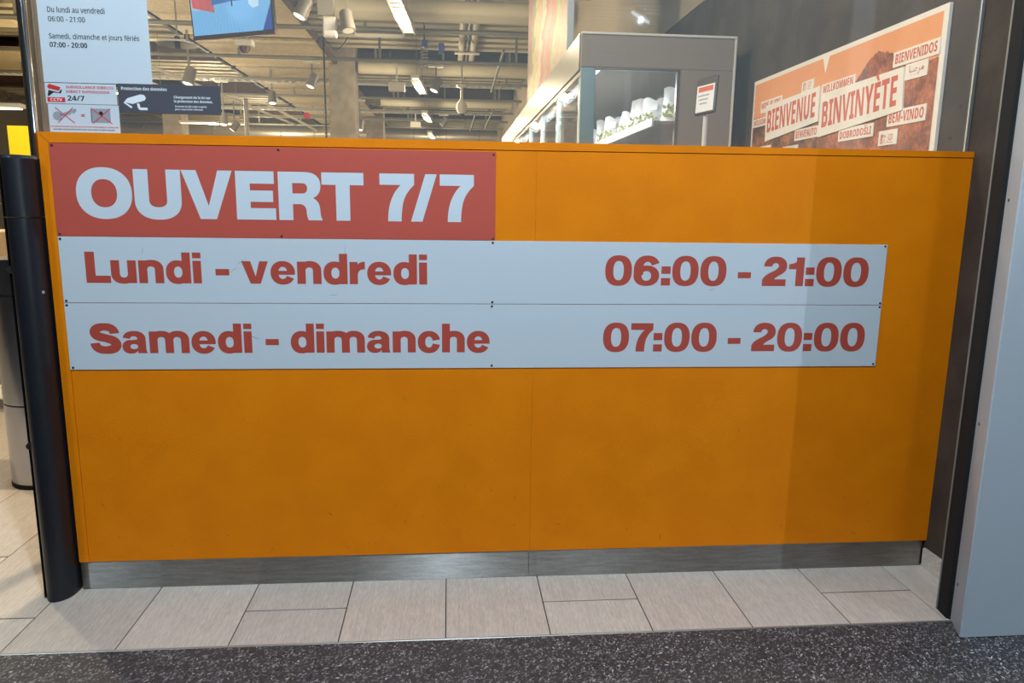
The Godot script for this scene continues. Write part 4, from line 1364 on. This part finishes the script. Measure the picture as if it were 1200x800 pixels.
func misc_ceiling() -> void:
	# floodlight on the near column
	var o := thing("floodlight", "square white floodlight with hanging black cable above the near column", "lamp", Vector3(-0.38, 3.11, -6.35))
	part("body", bx(Vector3(0, 0, 0), Vector3(0.15, 0.22, 0.08), 0.012), M.white_paint, o)
	part("glass", bx(Vector3(0, 0.0, 0.042), Vector3(0.12, 0.17, 0.006), 0.002), M.pale_print, o)
	part("bracket", span(-0.13, 0.05, 0.115, 0.36, -0.04, 0.02, 0.004), M.galvanised, o)
	var st := mb()
	var last := Vector3.ZERO
	for i in 13:
		var t := i / 12.0
		var p := Vector3(lerpf(-0.07, 0.19, t), -0.1 - 0.13 * sin(PI * t), 0.02)
		if i > 0: tube(st, last, p, 0.006, 0.006, 8, false)
		last = p
	part("cable", st, M.cable_black, o)
	# flat luminaire
	o = thing("emergency_light", "flat cream emergency light with rounded ends under the ceiling", "lamp", Vector3(0.0, 3.43, -8.17))
	o.rotation = Vector3(deg_to_rad(22), 0, 0)
	st = mb()
	plan(st, V([-0.33, -0.04, -0.29, -0.09, 0.29, -0.09, 0.33, -0.05, 0.33, 0.05, 0.29, 0.09, -0.29, 0.09, -0.33, 0.05]), 0.0, 0.04)
	part("housing", st, M.white_paint, o)
	part("lens_cover", bx(Vector3(-0.02, -0.006, 0), Vector3(0.42, 0.012, 0.1), 0.004), M.plaque_white, o)
	part("test_button", bx(Vector3(0.26, -0.004, 0.0), Vector3(0.04, 0.008, 0.08), 0.003), M.lamp_grey, o)
	part("hanger", tb(Vector3(0, 0.03, 0), Vector3(0, 0.06, -0.02), 0.006, 8), M.galvanised, o)
	# junction boxes on the channels
	for a in [[0.062, 3.109, -10.3], [0.076, 3.207, -16.7]]:
		var j := thing("junction_box", "small cream junction box hung from a ceiling channel", "junction box", Vector3(a[0], a[1], a[2]), "junction boxes")
		part("box_body", bx(Vector3.ZERO, Vector3(0.26, 0.14, 0.1), 0.01), M.white_paint, j)
		part("hanger", span(-0.015, 0.015, 0.07, 3.47 - a[1], -0.01, 0.01), M.white_paint, j)
	# dome cameras
	o = thing("dome_camera", "cream pendant dome camera hanging from the ceiling channel", "camera", Vector3(1.112, 2.80, -10.3))
	st = mb()
	lathe(st, [Vector2(0.0, -0.09), Vector2(0.05, -0.085), Vector2(0.09, -0.02), Vector2(0.092, 0.05), Vector2(0.06, 0.11), Vector2(0.025, 0.15), Vector2(0.022, 0.32), Vector2(0.09, 0.33), Vector2(0.09, 0.37), Vector2(0.0, 0.37)], Vector3.ZERO, 20)
	part("housing", st, M.white_paint, o)
	st = mb()
	lathe(st, [Vector2(0.0, -0.12), Vector2(0.04, -0.11), Vector2(0.06, -0.06)], Vector3.ZERO, 16)
	part("lens_dome", st, M.frame_black, o)
	part("rod", tb(Vector3(0, 0.37, 0), Vector3(0, 0.675, 0), 0.012, 8), M.galvanised, o)
	# screen that shows the entrance
	o = thing("hanging_screen", "large screen showing the shop entrance, hung from the ceiling", "screen", Vector3(-1.39, 2.98, -6.27))
	o.rotation = Vector3(deg_to_rad(4), deg_to_rad(-24), deg_to_rad(0.5))
	part("casing", span(-0.53, 0.53, 0.0, 0.6, -0.05, 0.0, 0.006), M.frame_black, o)
	part("lower_bezel", span(-0.53, 0.53, -0.022, 0.012, -0.045, 0.004, 0.003), M.frame_maroon, o)
	var im := Image.create(440, 260, true, Image.FORMAT_RGB8)
	im.fill(srgb(122, 184, 230))
	for i in 26:
		var xb := -120.0 + i * 26.0
		fill_poly(im, PackedVector2Array([Vector2(xb, 260), Vector2(xb + 3, 260), Vector2(lerpf(xb, 200, 0.62) + 2, 84), Vector2(lerpf(xb, 200, 0.62), 84)]), srgb(104, 166, 220))
	im.fill_rect(Rect2i(0, 0, 440, 70), srgb(150, 190, 225))
	fill_poly(im, V([0, 60, 0, 112, 100, 118, 130, 96, 130, 0, 0, 0]), srgb(170, 200, 226))
	for k in 6: fill_poly(im, V([4 + k * 20, 62 - k * 4, 26 + k * 20, 56 - k * 4, 30 + k * 20, 108 + k * 4, 8 + k * 20, 104 + k * 4]), srgb(214 - k * 5, 92 + 8 * (k % 2), 96))
	fill_poly(im, V([118, 0, 226, 0, 226, 92, 118, 100]), srgb(60, 110, 168))
	fill_poly(im, V([130, 0, 218, 0, 218, 52, 132, 54]), srgb(186, 210, 232))
	fill_poly(im, V([234, 0, 322, 0, 318, 92, 234, 92]), srgb(56, 100, 156))
	fill_poly(im, V([240, 0, 310, 0, 308, 50, 242, 52]), srgb(186, 210, 232))
	for q in [[142, 10], [192, 10], [250, 8], [296, 8]]: im.fill_rect(Rect2i(q[0], q[1], 14, 26), srgb(200, 70, 80))
	im.fill_rect(Rect2i(226, 0, 8, 110), srgb(24, 30, 44))
	fill_poly(im, V([322, 60, 376, 64, 376, 118, 342, 124, 322, 108]), srgb(196, 222, 240))
	fill_poly(im, V([324, 0, 372, 0, 372, 60, 328, 58]), srgb(120, 100, 92))
	fill_poly(im, V([326, 66, 346, 68, 346, 92, 326, 88]), srgb(220, 96, 84))
	fill_poly(im, V([380, 0, 440, 0, 440, 84, 392, 78]), srgb(120, 130, 160))
	fill_poly(im, V([396, 20, 426, 26, 420, 60, 396, 56]), srgb(190, 60, 80))
	fill_poly(im, V([440, 110, 440, 260, 360, 260]), srgb(52, 74, 150))
	var sm := StandardMaterial3D.new()
	sm.resource_name = "screen_picture"
	sm.albedo_color = Color.BLACK
	sm.roughness = 0.3
	sm.emission_enabled = true
	sm.emission = Color.WHITE
	sm.emission_operator = BaseMaterial3D.EMISSION_OP_MULTIPLY
	sm.emission_texture = ImageTexture.create_from_image(im)
	sm.emission_energy_multiplier = 1.0
	var q := mb()
	quad(q, Vector3(-0.51, 0.022, 0.001), Vector3(0.51, 0.022, 0.001), Vector3(0.51, 0.58, 0.001), Vector3(-0.51, 0.58, 0.001), Vector3(0, 0, 1), Vector2(0, 0.8), Vector2(1, 0))
	part("display", q, sm, o)
	part("bracket", span(-0.08, 0.08, 0.3, 1.1, -0.10, -0.052), M.galvanised, o)
	omni("screen_light", Vector3(0, 0.3, 0.12), Color(0.6, 0.8, 1.0), 0.12, 0.2, o)
	o = thing("dome_camera", "small white dome camera below the hanging screen", "camera", Vector3(-1.30, 2.875, -6.37))
	part("mount", bx(Vector3(0, 0.045, 0), Vector3(0.19, 0.07, 0.12), 0.008), M.white_paint, o)
	st = mb()
	lathe(st, [Vector2(0.0, -0.06), Vector2(0.03, -0.055), Vector2(0.055, -0.025), Vector2(0.06, 0.01)], Vector3.ZERO, 18)
	part("lens_dome", st, M.frame_maroon, o)
	part("arm", span(-0.02, 0.02, 0.08, 0.63, -0.06, -0.03), M.white_paint, o)
	# saucer reflector
	o = thing("saucer_lamp", "flat round cream lamp reflector beyond the white notice sheet", "lamp", Vector3(-2.14, 2.97, -6.77))
	st = mb()
	lathe(st, [Vector2(0.03, 0.05), Vector2(0.23, 0.0), Vector2(0.225, -0.01), Vector2(0.03, 0.03)], Vector3.ZERO, 28)
	part("reflector", st, M.white_paint, o)
	part("socket", tb(Vector3(0, 0.08, 0), Vector3(0, -0.05, 0), 0.03, 12), M.cable_black, o)
	part("rod", tb(Vector3(0, 0.08, 0), Vector3(0, 0.56, 0), 0.008, 8), M.galvanised, o)
	# verticals and diagonals
	single("support_pole", tb(Vector3(-2.2, 0.0, -9.77), Vector3(-2.2, 2.8, -9.77), 0.035, 12), M.galvanised, "pale steel pole rising beyond the dark grey notice", "pole")
	single("hanging_cable", tb(Vector3(-1.02, 0.9, -9.9), Vector3(-1.02, 4.15, -9.9), 0.014, 8), M.cable_black, "black cable hanging beside the near concrete column", "cable")
	for a in [[1.76, 3.62, -9.8, 1.68, 3.30, -11.8], [1.5, 3.3, -15.2, 1.42, 3.05, -16.2], [1.85, 3.28, -14.6, 1.75, 3.05, -15.8]]:
		single("ceiling_strut", tb(Vector3(a[0], a[1], a[2]), Vector3(a[3], a[4], a[5]), 0.022, 8), M.galvanised, "slanting steel strut under the ceiling left of the picture board", "strut", Vector3.ZERO, "slanting struts")
	for a in [[-4.6, 3.4, -8.6, -2.6, 2.6, -9.7], [-2.3, 2.95, -11.4, -1.5, 2.55, -11.9], [-3.3, 3.1, -8.6, -1.9, 2.65, -12.0]]:
		single("ceiling_strut", tb(Vector3(a[0], a[1], a[2]), Vector3(a[3], a[4], a[5]), 0.022, 8), M.white_paint, "slanting pale strut below the hung ceiling boards", "strut", Vector3.ZERO, "slanting struts by the boards")
	# hanging coil and small fittings
	o = thing("hanging_coil", "spiral cable coil hanging from a round ceiling socket", "cable", Vector3(0.56, 3.22, -8.77))
	st = mb()
	for i in 48:
		var t0 := i / 8.0 * TAU
		var t1 := (i + 1) / 8.0 * TAU
		tube(st, Vector3(0.045 * cos(t0), 0.2 - i * 0.0055, 0.045 * sin(t0)), Vector3(0.045 * cos(t1), 0.2 - (i + 1) * 0.0055, 0.045 * sin(t1)), 0.01, 0.01, 6, false)
	part("coil", st, M.lamp_grey, o)
	part("socket", tb(Vector3(0, 0.2, 0), Vector3(0, 0.3, 0), 0.045, 12), M.blue_plastic, o)
	part("cable_end", tb(Vector3(0, 0.3, 0), Vector3(0, 0.9, 0), 0.01, 8), M.cable_black, o)
	single("ceiling_socket", span(-0.04, 0.04, -0.07, 0.07, -0.03, 0.03, 0.008), M.blue_plastic, "small blue socket hung under the ribbed ceiling", "socket", Vector3(0.80, 3.42, -8.8))
	single("alarm_bell", tb(Vector3(0, 0, 0), Vector3(0, 0, 0.06), 0.06, 14), M.red_plastic, "small red alarm bell on the ceiling channel", "alarm", Vector3(-1.63, 2.78, -11.7))

func shop_items() -> void:
	var o := thing("waste_bin", "tall brushed steel waste bin with black foot behind the black post", "bin", Vector3(-0.845, 0, -1.0))
	var st := mb()
	lathe(st, [Vector2(0.0, 0.0), Vector2(0.142, 0.0), Vector2(0.142, 0.018), Vector2(0.14, 0.02)], Vector3.ZERO, 32)
	part("foot_ring", st, M.gasket, o)
	part("lower_body", tb(Vector3(0, 0.02, 0), Vector3(0, 0.36, 0), 0.14, 36), M.bin_steel, o)
	part("seam", tb(Vector3(0, 0.36, 0), Vector3(0, 0.366, 0), 0.137, 32), M.gasket, o)
	part("upper_body", tb(Vector3(0, 0.366, 0), Vector3(0, 0.82, 0), 0.14, 36), M.bin_steel, o)
	part("seam", tb(Vector3(0, 0.82, 0), Vector3(0, 0.828, 0), 0.137, 32), M.gasket, o)
	part("lid", tb(Vector3(0, 0.828, 0), Vector3(0, 0.97, 0), 0.14, 36), M.bin_steel, o)
	o = thing("yellow_sign", "plain yellow sign board on a stand beyond the black post", "sign", Vector3(-2.31, 0, -3.77))
	part("board", span(-0.09, 0.06, 1.15, 1.76, -0.008, 0.008, 0.002), M.yellow_board, o)
	part("stem", span(-0.03, 0.0, 0.02, 1.15, -0.012, 0.012, 0.002), M.galvanised, o)
	part("foot", bx(Vector3(-0.015, 0.01, 0), Vector3(0.3, 0.02, 0.25), 0.004), M.galvanised, o)
	single("steel_upright", span(-0.018, 0.018, 0.0, 3.4, -0.02, 0.02, 0.003), M.tan_steel, "tan steel upright behind the glass next to the white notice sheet", "upright", Vector3(-0.389, 0, -0.32))
	# cartons on a trolley to the left
	o = thing("trolley", "low steel trolley carrying cartons left of the waste bin", "trolley", Vector3(-1.75, 0, -2.4))
	part("deck", span(-0.4, 0.4, 0.16, 0.19, -0.3, 0.3, 0.004), M.galvanised, o)
	for x in [-0.33, 0.33]:
		for z in [-0.24, 0.24]: part("wheel", tb(Vector3(x - 0.015, 0.07, z), Vector3(x + 0.015, 0.07, z), 0.07, 16), M.gasket, o)
	for x in [-0.38, 0.38]: part("handle_post", tb(Vector3(x, 0.19, -0.28), Vector3(x, 1.05, -0.28), 0.014, 10), M.galvanised, o)
	var y := 0.191
	for i in 3:
		var c := thing("carton", "brown cardboard carton %s on the steel trolley" % ["at the bottom of the stack", "in the middle of the stack", "on top of the stack"][i], "carton", Vector3(-1.75 + 0.02 * i, y, -2.38))
		part("box_body", bx(Vector3(0, 0.14, 0), Vector3(0.62 - 0.05 * i, 0.278, 0.44), 0.004), M.carton, c)
		part("tape", bx(Vector3(0, 0.2795, 0), Vector3(0.05, 0.001, 0.43)), M.plaque_white, c)
		y += 0.2805
